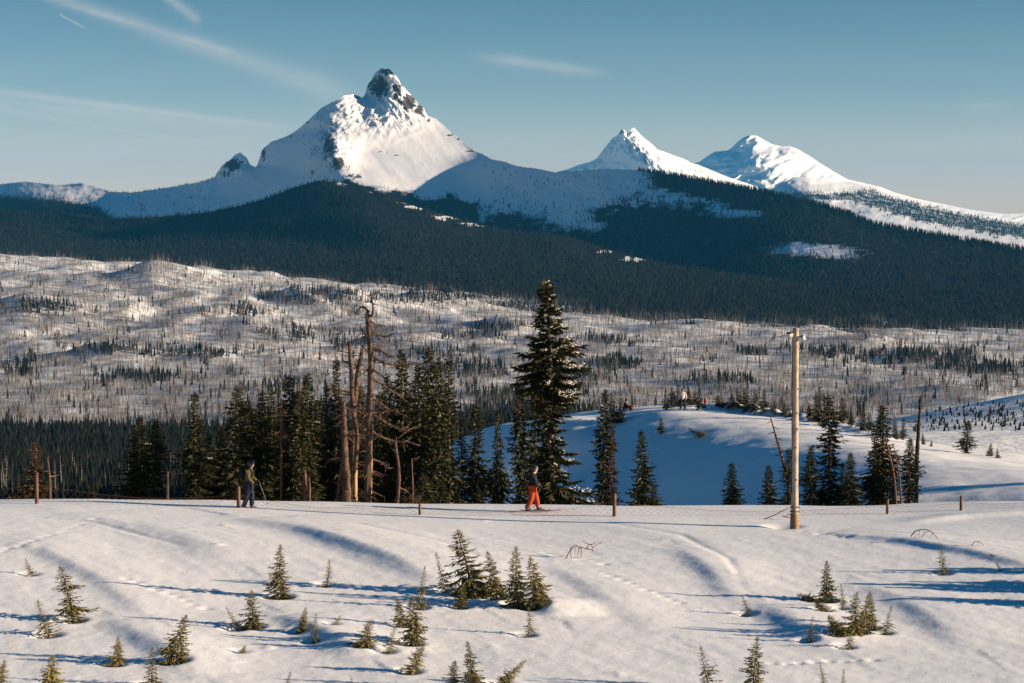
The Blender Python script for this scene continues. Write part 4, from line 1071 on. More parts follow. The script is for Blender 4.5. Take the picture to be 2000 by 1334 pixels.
stuff('burned_forest', snag_trees(dp[df], dh[df], 0.13 + 0.00008 * dp[df][:, 1], r4), M_fsnag, 'countless pale bare burned trunks standing across the snowy valley')
fm = []
for k in range(4):
    v, f = cone_trees(np.zeros((1, 3)), np.ones(1), np.full(1, 0.15), r4, 6)
    fm.append(mesh_np('valley_fir%d' % k, v, f, False, [M_ffir]))
sm = []
for k in range(4):
    g = Geo(); r_ = np.random.default_rng(k)
    zz = np.linspace(-0.03, 1, 4)
    tube(g, np.stack([0.02 * zz * r_.normal(), 0.02 * zz * r_.normal(), zz], 1), 0.014 * (1.05 - zz), 4, False)
    for b in range(3):
        h = r_.uniform(.4, .85); a = r_.uniform(0, 6.28)
        tube(g, np.array([(0, 0, h), (0.05 * math.cos(a), 0.05 * math.sin(a), h + .02)]), np.array([.006, .003]), 4, False)
    sm.append(g.mesh('valley_snag%d' % k, M_fsnag))
for q, i in enumerate(ln):
    o = link('valley_conifer', fm[q % 4], label='small dark conifer standing on the nearest part of the valley floor', category='conifer', group='nearest conifers on the valley floor')
    o.location = lp[i]; o.scale = (lh[i], lh[i], lh[i]); o.rotation_euler = (0, 0, q)
for q, i in enumerate(dn):
    o = link('burned_trunk', sm[q % 4], label='bare pale burned trunk standing on the nearest part of the valley floor', category='dead tree', group='nearest burned trunks on the valley floor')
    o.location = dp[i]; o.scale = (dh[i] * 1.3, dh[i] * 1.3, dh[i]); o.rotation_euler = (0, 0, q)
# low young firs on the shaded bank beyond the white meadow
px, py, pts = valley_points(420, r4, 788, 862, 1780, 2060)
k = (pts[:, 1] > 760) & (pts[:, 1] < 1000)
pts = pts[k]; hh = r4.uniform(0.8, 2.6, len(pts))
stuff('bank_shrubs', cone_trees(pts, hh, hh * .3, r4), M_ffir, 'low young firs on the snow bank beyond the white meadow')

# ------------------------------------------------------------------ dead trees, stumps and twigs: polylines in photo pixels, one depth each
def wpts(pts, d, spread=0.0, r=None, bow=0.0):
    """pixel polyline -> world points; a limb also swings towards or away from the camera"""
    out = []
    n = len(pts)
    for i, p in enumerate(pts):
        x, y, z = P(p[0], p[1], d)
        t = i / max(1, n - 1)
        out.append((x, y + spread * t + bow * math.sin(3.14 * t), z))
    return np.array(out)
def refine(p, k=4):
    """smooth a polyline with a Catmull-Rom pass"""
    p = np.asarray(p, float)
    if len(p) < 3:
        t = np.linspace(0, 1, k + 1)[:, None]
        return p[0] * (1 - t) + p[-1] * t
    q = np.vstack([2 * p[0] - p[1], p, 2 * p[-1] - p[-2]])
    out = []
    for i in range(1, len(q) - 2):
        for t in np.linspace(0, 1, k, endpoint=False):
            a, b, c, d = q[i - 1], q[i], q[i + 1], q[i + 2]
            out.append(0.5 * (2 * b + (c - a) * t + (2 * a - 5 * b + 4 * c - d) * t * t + (3 * b - a - 3 * c + d) * t ** 3))
    out.append(p[-1])
    return np.array(out)
def twiggy(g, p, w, r, n=6, scale=0.35):
    """forked side twigs along a limb"""
    L = np.linalg.norm(p[-1] - p[0])
    for k in range(n):
        i = int(r.integers(len(p) // 3, len(p)))
        d = r.normal(size=3); d[2] = d[2] * 0.6 - 0.15
        d /= np.linalg.norm(d)
        q0 = p[min(i, len(p) - 1)]
        ln = L * scale * r.uniform(0.25, 0.8)
        q = np.array([q0, q0 + d * ln * 0.5 + r.normal(0, 0.05, 3) * ln, q0 + d * ln + r.normal(0, 0.12, 3) * ln])
        tube(g, refine(q, 3), np.linspace(w * 0.45, w * 0.15, 7), 4, False)
def snag(name, label, trunk, d, limbs, m=None, category='dead tree', group=None, seed=1, ragged=True, twigs=5, bare=None, spread=0.5, short=0):
    r = np.random.default_rng(seed)
    m = m or M_dead
    tp = wpts([t[:2] for t in trunk], d)
    wd = np.array([t[2] for t in trunk]) * d / F / 2 * (0.78 if ragged else 0.9)
    base = tp[0].copy()
    gb = gz_base(base[0], base[1])
    base[2] = min(base[2], gb) - 0.25
    tp = np.vstack([base, tp]) if base[2] < tp[0][2] - 0.02 else tp
    wd = np.concatenate([[wd[0] * 1.1], wd]) if len(tp) > len(wd) else wd
    e = empty(name, tuple(base), label, category, group)
    k = 5
    rp = refine(tp, k)
    rw = np.interp(np.linspace(0, len(wd) - 1, len(rp)), np.arange(len(wd)), wd)
    g = Geo()
    tube(g, rp - base, rw, 11, True, 0.24, r)
    if ragged:                                                     # splintered top
        for q in range(4):
            a = r.uniform(0, 6.28)
            o = rp[-1] - base + rw[-1] * 0.6 * np.array([math.cos(a), math.sin(a), 0])
            tube(g, np.array([o - [0, 0, 0.05], o + [0.02 * math.cos(a), 0.02 * math.sin(a), r.uniform(.06, .28)]]), np.array([rw[-1] * .5, 0.008]), 4, False)
    link('trunk', g.mesh('snag_trunk', m, False), e)
    if bare:                                                       # strip of wood that lost its bark, on the sunny side
        y0, y1 = bare
        zz = np.array([P(trunk[0][0], y0, d)[2], P(trunk[0][0], y1, d)[2]])
        t = np.linspace(0, 1, 14)
        zs = zz[1] + (zz[0] - zz[1]) * t
        cx = np.interp(zs, rp[:, 2], rp[:, 0]); cy = np.interp(zs, rp[:, 2], rp[:, 1]); cw = np.interp(zs, rp[:, 2], rw) * 1.10
        th = np.linspace(-1.75, 0.75, 7)
        wv = np.minimum(1, 0.5 + 3 * np.minimum(t, 1 - t))[:, None]
        v = np.stack([cx[:, None] + cw[:, None] * np.cos(th * wv), cy[:, None] + cw[:, None] * np.sin(th * wv), zs[:, None] + 0 * (th * wv)], -1)
        link('bare_wood', mesh_np('bare_wood', v.reshape(-1, 3) - base, grid_faces(14, 7), True, [M_bare]), e)
    for b in limbs:
        pts, w = b[0], 1.25 * b[1] * d / F / 2
        g = Geo()
        p = refine(wpts(pts, d, r.uniform(-spread, spread) * 1.0, r), 4) - base
        tube(g, p, np.linspace(w, w * 0.35, len(p)), 5, False, 0.12, r)
        twiggy(g, p, w, r, twigs)
        link('branch', g.mesh('snag_branch', m, False), e)
    for q in range(short):                                         # broken stubs all the way up
        i = int(r.integers(len(rp) // 5, len(rp) - 1)); a = r.uniform(0, 6.28)
        ln = r.uniform(0.22, 0.95)
        o = rp[i] - base
        dv = np.array([math.cos(a), math.sin(a), r.uniform(-.7, .1)])
        g = Geo(); p = refine(np.array([o, o + dv * ln * .55, o + dv * ln + [0, 0, r.uniform(-.1, .1)]]), 3)
        tube(g, p, np.linspace(rw[i] * .22, .006, len(p)), 5, False)
        twiggy(g, p, rw[i] * .2, r, 3, .6)
        link('branch', g.mesh('snag_stub', m, False), e)
    return e
snag('tall_snag', 'tallest dead tree, bare trunk with many long branches to the right', [(718, 984, 19), (720, 900, 18), (722, 800, 17), (724, 720, 14), (721, 655, 12), (717, 612, 10)], 86.5, [
    ([(719, 618), (728, 614), (728, 592), (724, 572)], 5.5), ([(721, 610), (711, 600), (701, 603), (694, 611)], 4), ([(722, 626), (734, 634), (750, 637)], 3.4), ([(726, 644), (739, 654), (752, 657), (765, 652)], 3.6), ([(723, 650), (729, 652), (747, 665)], 3),
    ([(721, 667), (729, 679), (742, 679), (747, 672)], 3.6), ([(724, 682), (747, 686), (760, 696), (771, 695)], 4), ([(723, 690), (742, 705), (760, 712), (782, 712), (831, 711)], 5), ([(724, 717), (739, 728), (752, 736)], 3.5), ([(726, 740), (745, 750), (768, 766), (785, 773)], 5),
    ([(706, 675), (712, 680), (718, 684)], 3), ([(704, 642), (712, 651), (719, 652)], 3), ([(725, 777), (745, 790), (763, 801), (790, 811)], 4), ([(725, 808), (745, 820), (775, 835), (802, 841)], 5.5), ([(735, 812), (746, 807), (756, 803)], 3), ([(725, 843), (749, 856), (771, 863), (804, 867)], 5.5),
    ([(725, 896), (744, 904), (759, 916)], 4), ([(725, 923), (742, 930), (745, 939)], 3), ([(724, 966), (735, 972)], 3)], seed=3, twigs=15, bare=(897, 972), short=60)
snag('broken_snag', 'slender broken snag with orange bare foot left of the tallest one', [(694, 984, 10), (694, 917, 10), (697, 853, 10), (690, 804, 11), (688, 770, 11), (686, 725, 11), (682, 672, 9)], 87.2, [
    ([(686, 712), (676, 708), (669, 703), (667, 679)], 4), ([(690, 690), (660, 686), (656, 686)], 1.6), ([(697, 845), (706, 852), (713, 851)], 3.5), ([(690, 768), (668, 762), (650, 750), (642, 770)], 3.5), ([(690, 772), (660, 768), (648, 762)], 3), ([(693, 800), (701, 790), (712, 806)], 4)], seed=4, bare=(918, 978), short=36)
snag('leaning_snag', 'broken snag leaning right against the tallest one', [(688, 986, 12), (690, 850, 12), (694, 770, 12), (701, 717, 12), (707, 688, 9)], 88.0, [([(700, 722), (694, 712), (692, 705)], 3), ([(697, 745), (707, 768), (712, 772)], 3)], seed=5, short=14)
snag('thick_snag', 'thick grey broken trunk at the left of the snag group', [(678, 985, 22), (676, 920, 18), (673, 873, 16), (671, 820, 15), (671, 786, 12)], 86.0, [([(675, 850), (688, 862), (692, 868)], 3), ([(674, 795), (690, 803), (700, 803)], 3), ([(668, 900), (655, 892), (645, 885)], 2.5)], seed=6, short=30)
snag('propped_log', 'thin dead trunk propped against the thick grey snag', [(657, 986, 9), (666, 917, 8), (671, 888, 6)], 86.6, [], seed=7)
snag('thin_broken_snag', 'dark broken trunk with a lit edge right of the tallest snag', [(776, 984, 10), (779, 925, 8), (772, 863, 6)], 86.2, [([(779, 952), (790, 958), (797, 964)], 3)], seed=8)
snag('slim_stake_snag', 'slim pale dead stem near the low lit fir bush', [(806, 984, 4), (806, 950, 4), (804, 896, 3)], 87.5, [], seed=9, ragged=False)
snag('broken_stump', 'grey broken stump with splintered top left of the snags', [(596, 984, 10), (596, 950, 9.5), (595, 925, 8)], 85.2, [([(604, 984), (605, 955), (605, 932)], 6)], seed=10, category='stump', twigs=0)
snag('grey_stump', 'plain grey stub on the crest right of the dark fir pair', [(327, 984, 6), (327, 945, 6), (327, 921, 5)], 84.6, [], M_char, seed=11, category='stump', ragged=False)
snag('pale_stump', 'pale broken stub with one side branch at the far left', [(98, 980, 7), (97, 940, 7), (94, 902, 5)], 84.0, [([(97, 931), (104, 931), (111, 930)], 3)], seed=12, category='stump', twigs=0)
snag('thin_dead_fir', 'thin dead fir with bare reddish stem in the dense dark stand', [(549, 984, 5), (549, 860, 4.5), (549, 736, 1.5)], 91.0, [([(549, 770 + 12 * i), (549 + (9 if i % 2 else -9), 772 + 12 * i)], 1.6) for i in range(11)], M_twig, seed=13, ragged=False)
snag('reddish_leaning_dead_fir', 'thin reddish dead fir leaning left beside the light pole', [(1546, 985, 7), (1535, 925, 6), (1519, 865, 5), (1504, 812, 2)], 100.0, [([(1506 + 3.2 * i, 822 + 11 * i), (1506 + 3.2 * i + (10 if i % 2 else -11), 826 + 11 * i)], 1.8) for i in range(12)], M_twig, seed=14, ragged=False)
snag('bent_dead_stem', 'bare dead stem leaning through the dark fir group by the spar', [(1750, 985, 6), (1745, 925, 5), (1735, 880, 4), (1728, 850, 3)], 98.5, [([(1738, 895), (1731, 884)], 2)], M_twig, seed=15, ragged=False)
snag('thin_forked_stem', 'thin reddish dead stem just left of the fir by the spar', [(1760, 985, 4), (1757, 935, 3.5), (1750, 895, 3), (1745, 868, 1.5)], 98.0, [([(1752, 905), (1757, 893)], 1.5)], M_twig, seed=16, ragged=False)
snag('charred_spar', 'black charred dead spar standing alone at right', [(1789, 975, 10), (1791, 900, 9), (1794, 840, 8), (1798, 783, 3)], 99.5, [([(1794, 822), (1780, 825), (1766, 822)], 2.4), ([(1793, 836), (1782, 834), (1776, 830)], 2), ([(1792, 920), (1800, 926)], 2)], M_char, seed=17, ragged=False)
def twig_thing(name, label, lines, px, py, m, category='dead branch', d0=55, d1=90, sub=3, seed=2):
    """bare limbs sticking out of the snow; photo pixel polylines (points, width px)"""
    r = np.random.default_rng(seed)
    x, y, z = on_ground(px, py, d0, d1, 400)
    e = empty(name, (x, y, z), label, category)
    for pts, w in lines:
        g = Geo()
        p = wpts(pts, y, r.uniform(-.25, .25), None, r.uniform(-.1, .1)) - np.array([x, y, z])
        p = refine(p, 4)
        w_ = w * y / F / 2
        tube(g, p, np.linspace(w_, w_ * .5, len(p)), 5, True, .1, r)
        if sub:
            twiggy(g, p, w_, r, sub, .3)
        link('branch', g.mesh(name + '_limb', m), e)
    return e
twig_thing('dead_shrub', 'reddish tangle of bare twigs arching out of the sunny snow', [([(1103, 1097), (1110, 1082), (1117, 1071), (1123, 1066), (1128, 1067), (1133, 1073)], 2.2), ([(1117, 1071), (1114, 1083), (1120, 1097)], 1.6), ([(1131, 1069), (1138, 1070), (1146, 1074), (1155, 1075), (1160, 1080)], 2.4), ([(1147, 1073), (1148, 1066), (1152, 1063), (1156, 1066), (1157, 1073)], 1.8), ([(1137, 1057), (1149, 1063), (1152, 1064)], 1.5), ([(1152, 1064), (1158, 1062), (1163, 1057)], 1.6), ([(1157, 1070), (1166, 1066), (1176, 1060)], 1.7), ([(1130, 1071), (1128, 1086)], 1.6), ([(1135, 1071), (1135, 1096)], 1.8), ([(1123, 1067), (1123, 1084)], 1.2)], 1130, 1094, M_twig, 'shrub', seed=21)
twig_thing('arched_branch', 'bare bent branch arching over the snow at right with hanging twigs', [([(1779, 1048), (1786, 1038), (1797, 1034), (1810, 1034), (1820, 1040), (1828, 1048), (1838, 1056)], 2.3), ([(1786, 1038), (1786, 1050)], 1.2), ([(1796, 1035), (1795, 1049)], 1.2), ([(1800, 1050), (1806, 1040), (1812, 1036)], 1.4), ([(1821, 1041), (1818, 1054)], 1.2)], 1808, 1052, M_twig, seed=22, sub=2)
twig_thing('small_arched_branch', 'small bare branch hoop sticking from the snow near the right edge', [([(1898, 1066), (1904, 1059), (1912, 1058), (1918, 1062), (1924, 1069)], 1.9), ([(1911, 1058), (1909, 1066)], 1.0)], 1912, 1067, M_twig, seed=23, sub=1)
twig_thing('wood_chip', 'short brown piece of wood lying on snow near the right edge', [([(1934, 1083), (1939, 1085), (1944, 1088)], 3.0)], 1939, 1087, M_twig, seed=24, sub=0)
twig_thing('bent_pipe', 'rusty bent rod looping from the snow to the light pole', [([(1490, 1015), (1510, 1006), (1530, 995), (1538, 992), (1547, 995)], 2.2), ([(1547, 1002), (1538, 1006), (1530, 1009)], 2.4), ([(1529, 1008.5), (1540, 1010), (1547, 1010)], 2.0)], 1500, 1014, mat('rusty_metal', (0.20, 0.065, 0.03), 0.7, 0.4, var=(0.10, 0.04, 0.025), scale=20), 'pipe', seed=25, sub=0)
r5 = np.random.default_rng(55)
bx, by, _ = P(800, 975, 85.6); bz = gz_base(bx, by)
e = empty('brush_pile', (bx, by, bz), 'low heap of dead brushwood at the foot of the tall snag', 'brush')
for k in range(26):
    g = Geo()
    o = np.array([r5.normal(0, .28), r5.normal(0, .2), 0.02 + abs(r5.normal(0, .12))])
    d = np.array([r5.normal(0, 1) + .3, r5.normal(0, .6), r5.uniform(.1, .7)]); d *= r5.uniform(.25, .6) / np.linalg.norm(d)
    p = refine(np.array([o, o + d * .5 + r5.normal(0, .04, 3), o + d]), 3)
    tube(g, p, np.linspace(.016, .005, len(p)), 4, False)
    twiggy(g, p, .014, r5, 4, .5)
    link('branch', g.mesh('brush', M_dead), e)

# ------------------------------------------------------------------ light pole
M_pole = mat('pole_wood', (0.42, 0.35, 0.275), 0.8, 0.2, var=(0.26, 0.205, 0.155), scale=3.5, bump=0.01, bscale=30)
M_steel = mat('galvanised', (0.55, 0.54, 0.52), 0.45, 0.5)
M_lens = mat('lamp_glass', (0.42, 0.42, 0.38), 0.25, 0.5)
M_dark = mat('dark_metal', (0.05, 0.035, 0.03), 0.6, 0.4)
ptop = P(1554.5, 641, pole_y)
pz0 = pole_z - 0.9
e = empty('light_pole', (pole_x, pole_y, pz0), 'tall wooden light pole with two floodlights standing by the trail', 'light pole')
hp = ptop[2] - pz0; dxp = ptop[0] - pole_x
g = Geo(); zz = np.linspace(0, hp, 26); r6 = np.random.default_rng(6)
tube(g, np.stack([dxp * zz / hp, 0 * zz, zz], 1), 0.136 - 0.030 * zz / hp, 14, True, 0.03, r6)
link('pole', g.mesh('pole', M_pole, True), e)
g = Geo(); zs = np.linspace(0.0, 1.42, 6)                         # hewn foot, wider and yellower
tube(g, np.stack([dxp * zs / hp, 0 * zs, zs], 1), np.array([.175, .175, .172, .172, .17, .155]), 8, True, 0.03, r6)
link('pole_foot', g.mesh('pole_foot', mat('hewn_wood', (0.29, 0.20, 0.11), .8, .2, var=(.2, .13, .07), scale=5), False), e)
for zq in (1.50, 1.66):
    g = Geo(); th = np.linspace(0, 2 * math.pi, 17)
    tube(g, np.stack([.162 * np.cos(th), .162 * np.sin(th), zq + .012 * np.sin(5 * th)], 1), .022, 5, False)
    link('strap', g.mesh('strap', M_dark), e)
for k, (zq, a) in enumerate(((5.2, -1.2), (6.1, -.7), (3.9, -1.5), (4.6, -1.0), (2.7, -1.3))):
    g = Geo(); rr = .150 - .03 * zq / hp
    o = np.array([dxp * zq / hp + rr * .96 * math.cos(a), rr * .96 * math.sin(a), zq])
    tube(g, np.array([o, o + .02 * np.array([math.cos(a), math.sin(a), 0])]), np.array([.035, .028]), 6, True)
    link('knot', g.mesh('knot', M_dark), e)
def box(g, c, s, rot=None):
    v = np.array([(x, y, z) for z in (-1, 1) for y in (-1, 1) for x in (-1, 1)], float) * np.array(s) / 2
    if rot is not None:
        v = v @ np.array(rot.to_3x3()).T
    g.add(v + np.array(c), np.array([(0, 2, 3, 1), (4, 5, 7, 6), (0, 1, 5, 4), (2, 6, 7, 3), (0, 4, 6, 2), (1, 3, 7, 5)]))
def tf(me, mw):
    me.transform(mw)
    return me
for sgn, pxl, pyl, w, yaw in ((-1, 1541, 653.5, .235, .35), (1, 1567.5, 659.5, .13, -1.0)):
    cxw, cyw, czw = P(pxl, pyl, pole_y)
    c = Vector((cxw - pole_x, -0.10, czw - pz0))
    g = Geo(); box(g, (0, 0, 0), (w, .11, .17))
    R_ = Matrix.Translation(c) @ Matrix.Rotation(yaw, 4, 'Z') @ Matrix.Rotation(0.35, 4, 'X')
    h = link('floodlight', tf(g.mesh('floodlight', M_steel), R_), e)
    g = Geo(); box(g, (0, -.058, 0), (w * .86, .006, .14))
    link('lens', tf(g.mesh('lens', M_lens), R_), h)
    g = Geo(); box(g, (0, -.045, .095), (w * 1.06, .16, .012))
    link('visor', tf(g.mesh('visor', M_dark), R_), h)
    g = Geo(); px_ = dxp * (czw - pz0) / hp
    tube(g, np.array([(px_ + sgn * .10, -.02, czw - pz0 + .03), (px_ + sgn * .17, -.05, czw - pz0 + .04), (c.x, -.06, czw - pz0 + .01)]), .018, 5, True)
    link('bracket', g.mesh('bracket', M_steel), h)
g = Geo(); zc = np.linspace(2.2, hp - .4, 18)
tube(g, np.stack([dxp * zc / hp - .13 + .006 * np.sin(zc * 5), -.05 - 0 * zc, zc], 1), .012, 4, False)
link('cable', g.mesh('cable', M_dark), e)

# ------------------------------------------------------------------ netting fence along the trail
M_post = mat('stained_post', (0.085, 0.045, 0.034), 0.85, 0.15, var=(0.14, 0.085, 0.06), scale=6)
M_net = mat('netting', (0.16, 0.075, 0.05), 0.8, 0.2)
fposts = [(72, 923, 984, 8), (466, 951, 992, 8), (820, 983, 1006, 6), (1200, 964, 1009, 8), (1733, 975, 1004, 6), (1877, 969, 997, 6.5)]
fw = []
for px_, t_, b_, w_ in fposts:
    x, y, z = on_ground(px_, b_, 66, 84, 500)
    fw.append((x, y, z, P(px_, t_, y)[2], w_ * y / F))
e = empty('netting_fence', (fw[0][0], fw[0][1], fw[0][2]), 'low wire netting fence on short brown posts along the trail crest', 'fence')
fo = np.array(e.location)
for x, y, z, zt, w_ in fw:
    g = Geo()
    zq = np.array([z - .35, z, (z + zt) / 2, zt - .015, zt])
    tube(g, np.stack([x + 0 * zq, y + 0 * zq, zq], 1) - fo, np.array([.46, .46, .46, .45, .38]) * w_, 4, True, .02, r6)
    link('post', g.mesh('post', M_post), e)
ends = [(-28.0, 78.5, gz_base(-28.0, 78.5), gz_base(-28, 78.5) + .8, .1)] + fw + [(27.0, 81.5, gz_base(27, 81.5), gz_base(27, 81.5) + .5, .1)]
for i in range(len(ends) - 1):
    (x0, y0, z0, t0, _), (x1, y1, z1, t1, _) = ends[i], ends[i + 1]
    L = math.hypot(x1 - x0, y1 - y0); n = max(6, int(L / 0.13))
    s = np.linspace(0, 1, n + 1)
    xs, ys = x0 + (x1 - x0) * s, y0 + (y1 - y0) * s
    zg = near_height(xs, ys, False)
    top = np.minimum(z0 + (t0 - z0) * .62, t0 - .1) * (1 - s) + np.minimum(z1 + (t1 - z1) * .62, t1 - .1) * s
    top = np.maximum(top - 0.55 * np.sin(np.pi * s) * min(.55, L / 14), zg + .16 + .05 * np.sin(9 * s + i))
    bot = np.maximum(zg + 0.02, zg * 0 + zg)
    g = Geo(); m = 4
    gridp = np.stack([np.stack([xs, ys, bot + (top - bot) * k / m], -1) for k in range(m + 1)]) - fo
    def strand(a, b, w=.003):
        u = np.array([0, 0, w]); g.add([a - u, b - u, b + u, a + u], [(0, 1, 2, 3)])
    for k in range(m):
        for j in range(n):
            if (j + k) % 2 == 0:
                strand(gridp[k, j], gridp[k + 1, j + 1])
            else:
                strand(gridp[k + 1, j], gridp[k, j + 1])
    tube(g, gridp[m], .004, 4, False)
    link('netting', g.mesh('netting', M_net), e)

# ------------------------------------------------------------------ people
def skin_part(name, joints, bones, parent, m, sub=2, root=0):
    """one continuous surface grown over a skeleton: joints {name: (x, y, z, radius)}"""
    keys = list(joints); idx = {k: i for i, k in enumerate(keys)}
    me = bpy.data.meshes.new(name)
    me.from_pydata([joints[k][:3] for k in keys], [(idx[a], idx[b]) for a, b in bones], [])
    me.materials.append(m)
    o = link(name, me, parent)
    sk = o.modifiers.new('skin', 'SKIN'); sk.use_smooth_shade = True
    for i, k in enumerate(keys):
        rr = joints[k][3]
        me.skin_vertices[0].data[i].radius = rr if isinstance(rr, tuple) else (rr, rr)
        me.skin_vertices[0].data[i].use_root = (i == root)
    sb = o.modifiers.new('smooth', 'SUBSURF'); sb.levels = sub; sb.render_levels = sub
    return o
def ellipsoid(g, c, r, nu=14, nv=9, v0=0.0, v1=1.0, yaw=0.0, pitch=0.0):
    u = np.linspace(0, 2 * np.pi, nu, endpoint=False); v = np.pi * np.linspace(v0, v1, nv)
    p = np.stack([np.sin(v)[:, None] * np.cos(u), np.sin(v)[:, None] * np.sin(u), np.cos(v)[:, None] + 0 * u], -1) * np.array(r)
    rot = np.array((Matrix.Rotation(yaw, 3, 'Z') @ Matrix.Rotation(pitch, 3, 'Y')))
    i = np.arange(nu * nv).reshape(nv, nu)
    f = np.stack([i[:-1], i[1:], np.roll(i[1:], -1, 1), np.roll(i[:-1], -1, 1)], -1).reshape(-1, 4)
    g.add(p.reshape(-1, 3) @ rot.T + np.array(c), f)
M_skin = mat('skin', (0.50, 0.27, 0.18), 0.6, 0.3)
def cloth(n, c, v=None, rough=.85):
    return mat(n, c, rough, .15, var=v, scale=14, bump=.012, bscale=18)
C_olive = cloth('olive_cloth', (0.11, 0.09, 0.042), (0.08, 0.066, 0.034)); C_navy = cloth('navy_cloth', (0.016, 0.024, 0.045)); C_black = cloth('black_cloth', (0.014, 0.014, 0.018)); C_red = cloth('red_orange_cloth', (0.38, 0.06, 0.02), (0.30, 0.04, 0.02))
C_grey = cloth('pale_grey_cloth', (0.50, 0.47, 0.45), (0.42, .40, .40)); C_blue = cloth('blue_knit', (0.04, 0.07, 0.35)); C_scarlet = cloth('scarlet_cloth', (0.30, 0.02, 0.02)); C_dkblue = cloth('slate_cloth', (0.03, 0.04, 0.05)); C_brown = cloth('brown_orange', (0.16, 0.055, 0.03))
M_helm = mat('helmet_shell', (0.02, 0.023, 0.028), .4, .4); M_gog = mat('goggle_lens', (0.55, 0.42, 0.30), .12, .8); M_boot = mat('ski_boot', (0.06, 0.05, 0.045), .4, .5); M_glove = cloth('glove', (0.02, 0.018, 0.016)); M_pole_s = mat('ski_pole', (0.22, 0.20, 0.19), .35, .6); M_ski = mat('ski_top', (0.30, 0.05, 0.035), .35, .5, var=(.10, .04, .04), scale=6); M_hair = mat('hair', (0.05, 0.03, 0.02), .7, .3); M_eye = mat('eye', (0.02, 0.015, 0.01), .3, .5)
def body_joints(J):
    """bare body skeleton from the pose's key points"""
    j = {'pelvis': (*J['pelvis'], .125), 'waist': (*J['waist'], .12), 'chest': (*J['chest'], .145), 'neck': (*J['neck'], .06)}
    h = np.array(J['head']); nk = np.array(J['neck']); f = np.array(J['face'])
    j['skull'] = (*h, (.078, .095)); j['crown'] = (*(h + (h - nk) * .55), (.065, .075)); j['jaw'] = (*(h - (h - nk) * .38 + f * .045), .06); j['nose'] = (*(h + f * .105 - (h - nk) * .12), .013)
    b = [('pelvis', 'waist'), ('waist', 'chest'), ('chest', 'neck'), ('neck', 'jaw'), ('jaw', 'skull'), ('skull', 'crown'), ('skull', 'nose')]
    for s in 'LR':
        j['sh' + s] = (*J['sh' + s], .065); j['el' + s] = (*J['el' + s], .043); j['wr' + s] = (*J['wr' + s], .030)
        j['hip' + s] = (*J['hip' + s], .095); j['kn' + s] = (*J['kn' + s], .060); j['an' + s] = (*J['an' + s], .042); j['toe' + s] = (*J['toe' + s], .034)
        b += [('chest', 'sh' + s), ('sh' + s, 'el' + s), ('el' + s, 'wr' + s), ('pelvis', 'hip' + s), ('hip' + s, 'kn' + s), ('kn' + s, 'an' + s), ('an' + s, 'toe' + s)]
    return j, b
def glove(parent, w, d, m, curl=.9):
    """palm, four bent fingers of unequal length and a thumb from the palm's side, closed on what is held"""
    w = np.array(w, float); d = np.array(d, float); d /= np.linalg.norm(d)
    s = np.cross(d, (0, 0, 1.)); s = s / (np.linalg.norm(s) + 1e-6); n = np.cross(s, d)
    g = Geo()
    tube(g, np.array([w, w + d * .04, w + d * .085]), np.array([.030, .042, .040]), 8, True)
    for k, L in enumerate((.075, .085, .080, .062)):
        o = w + d * .085 + s * (.03 - .02 * k)
        a = o + d * L * .45; b = a + (d * math.cos(curl) - n * math.sin(curl)) * L * .4; c = b + (d * math.cos(2 * curl) - n * math.sin(2 * curl)) * L * .35
        tube(g, np.array([o, a, b, c]), np.array([.0125, .012, .0115, .009]), 6, True)
    o = w + d * .035 + s * .038
    tube(g, np.array([o, o + s * .028 + d * .03, o + s * .022 + d * .062 - n * .02]), np.array([.014, .013, .010]), 6, True)
    return link('glove', g.mesh('glove', m, True), parent)
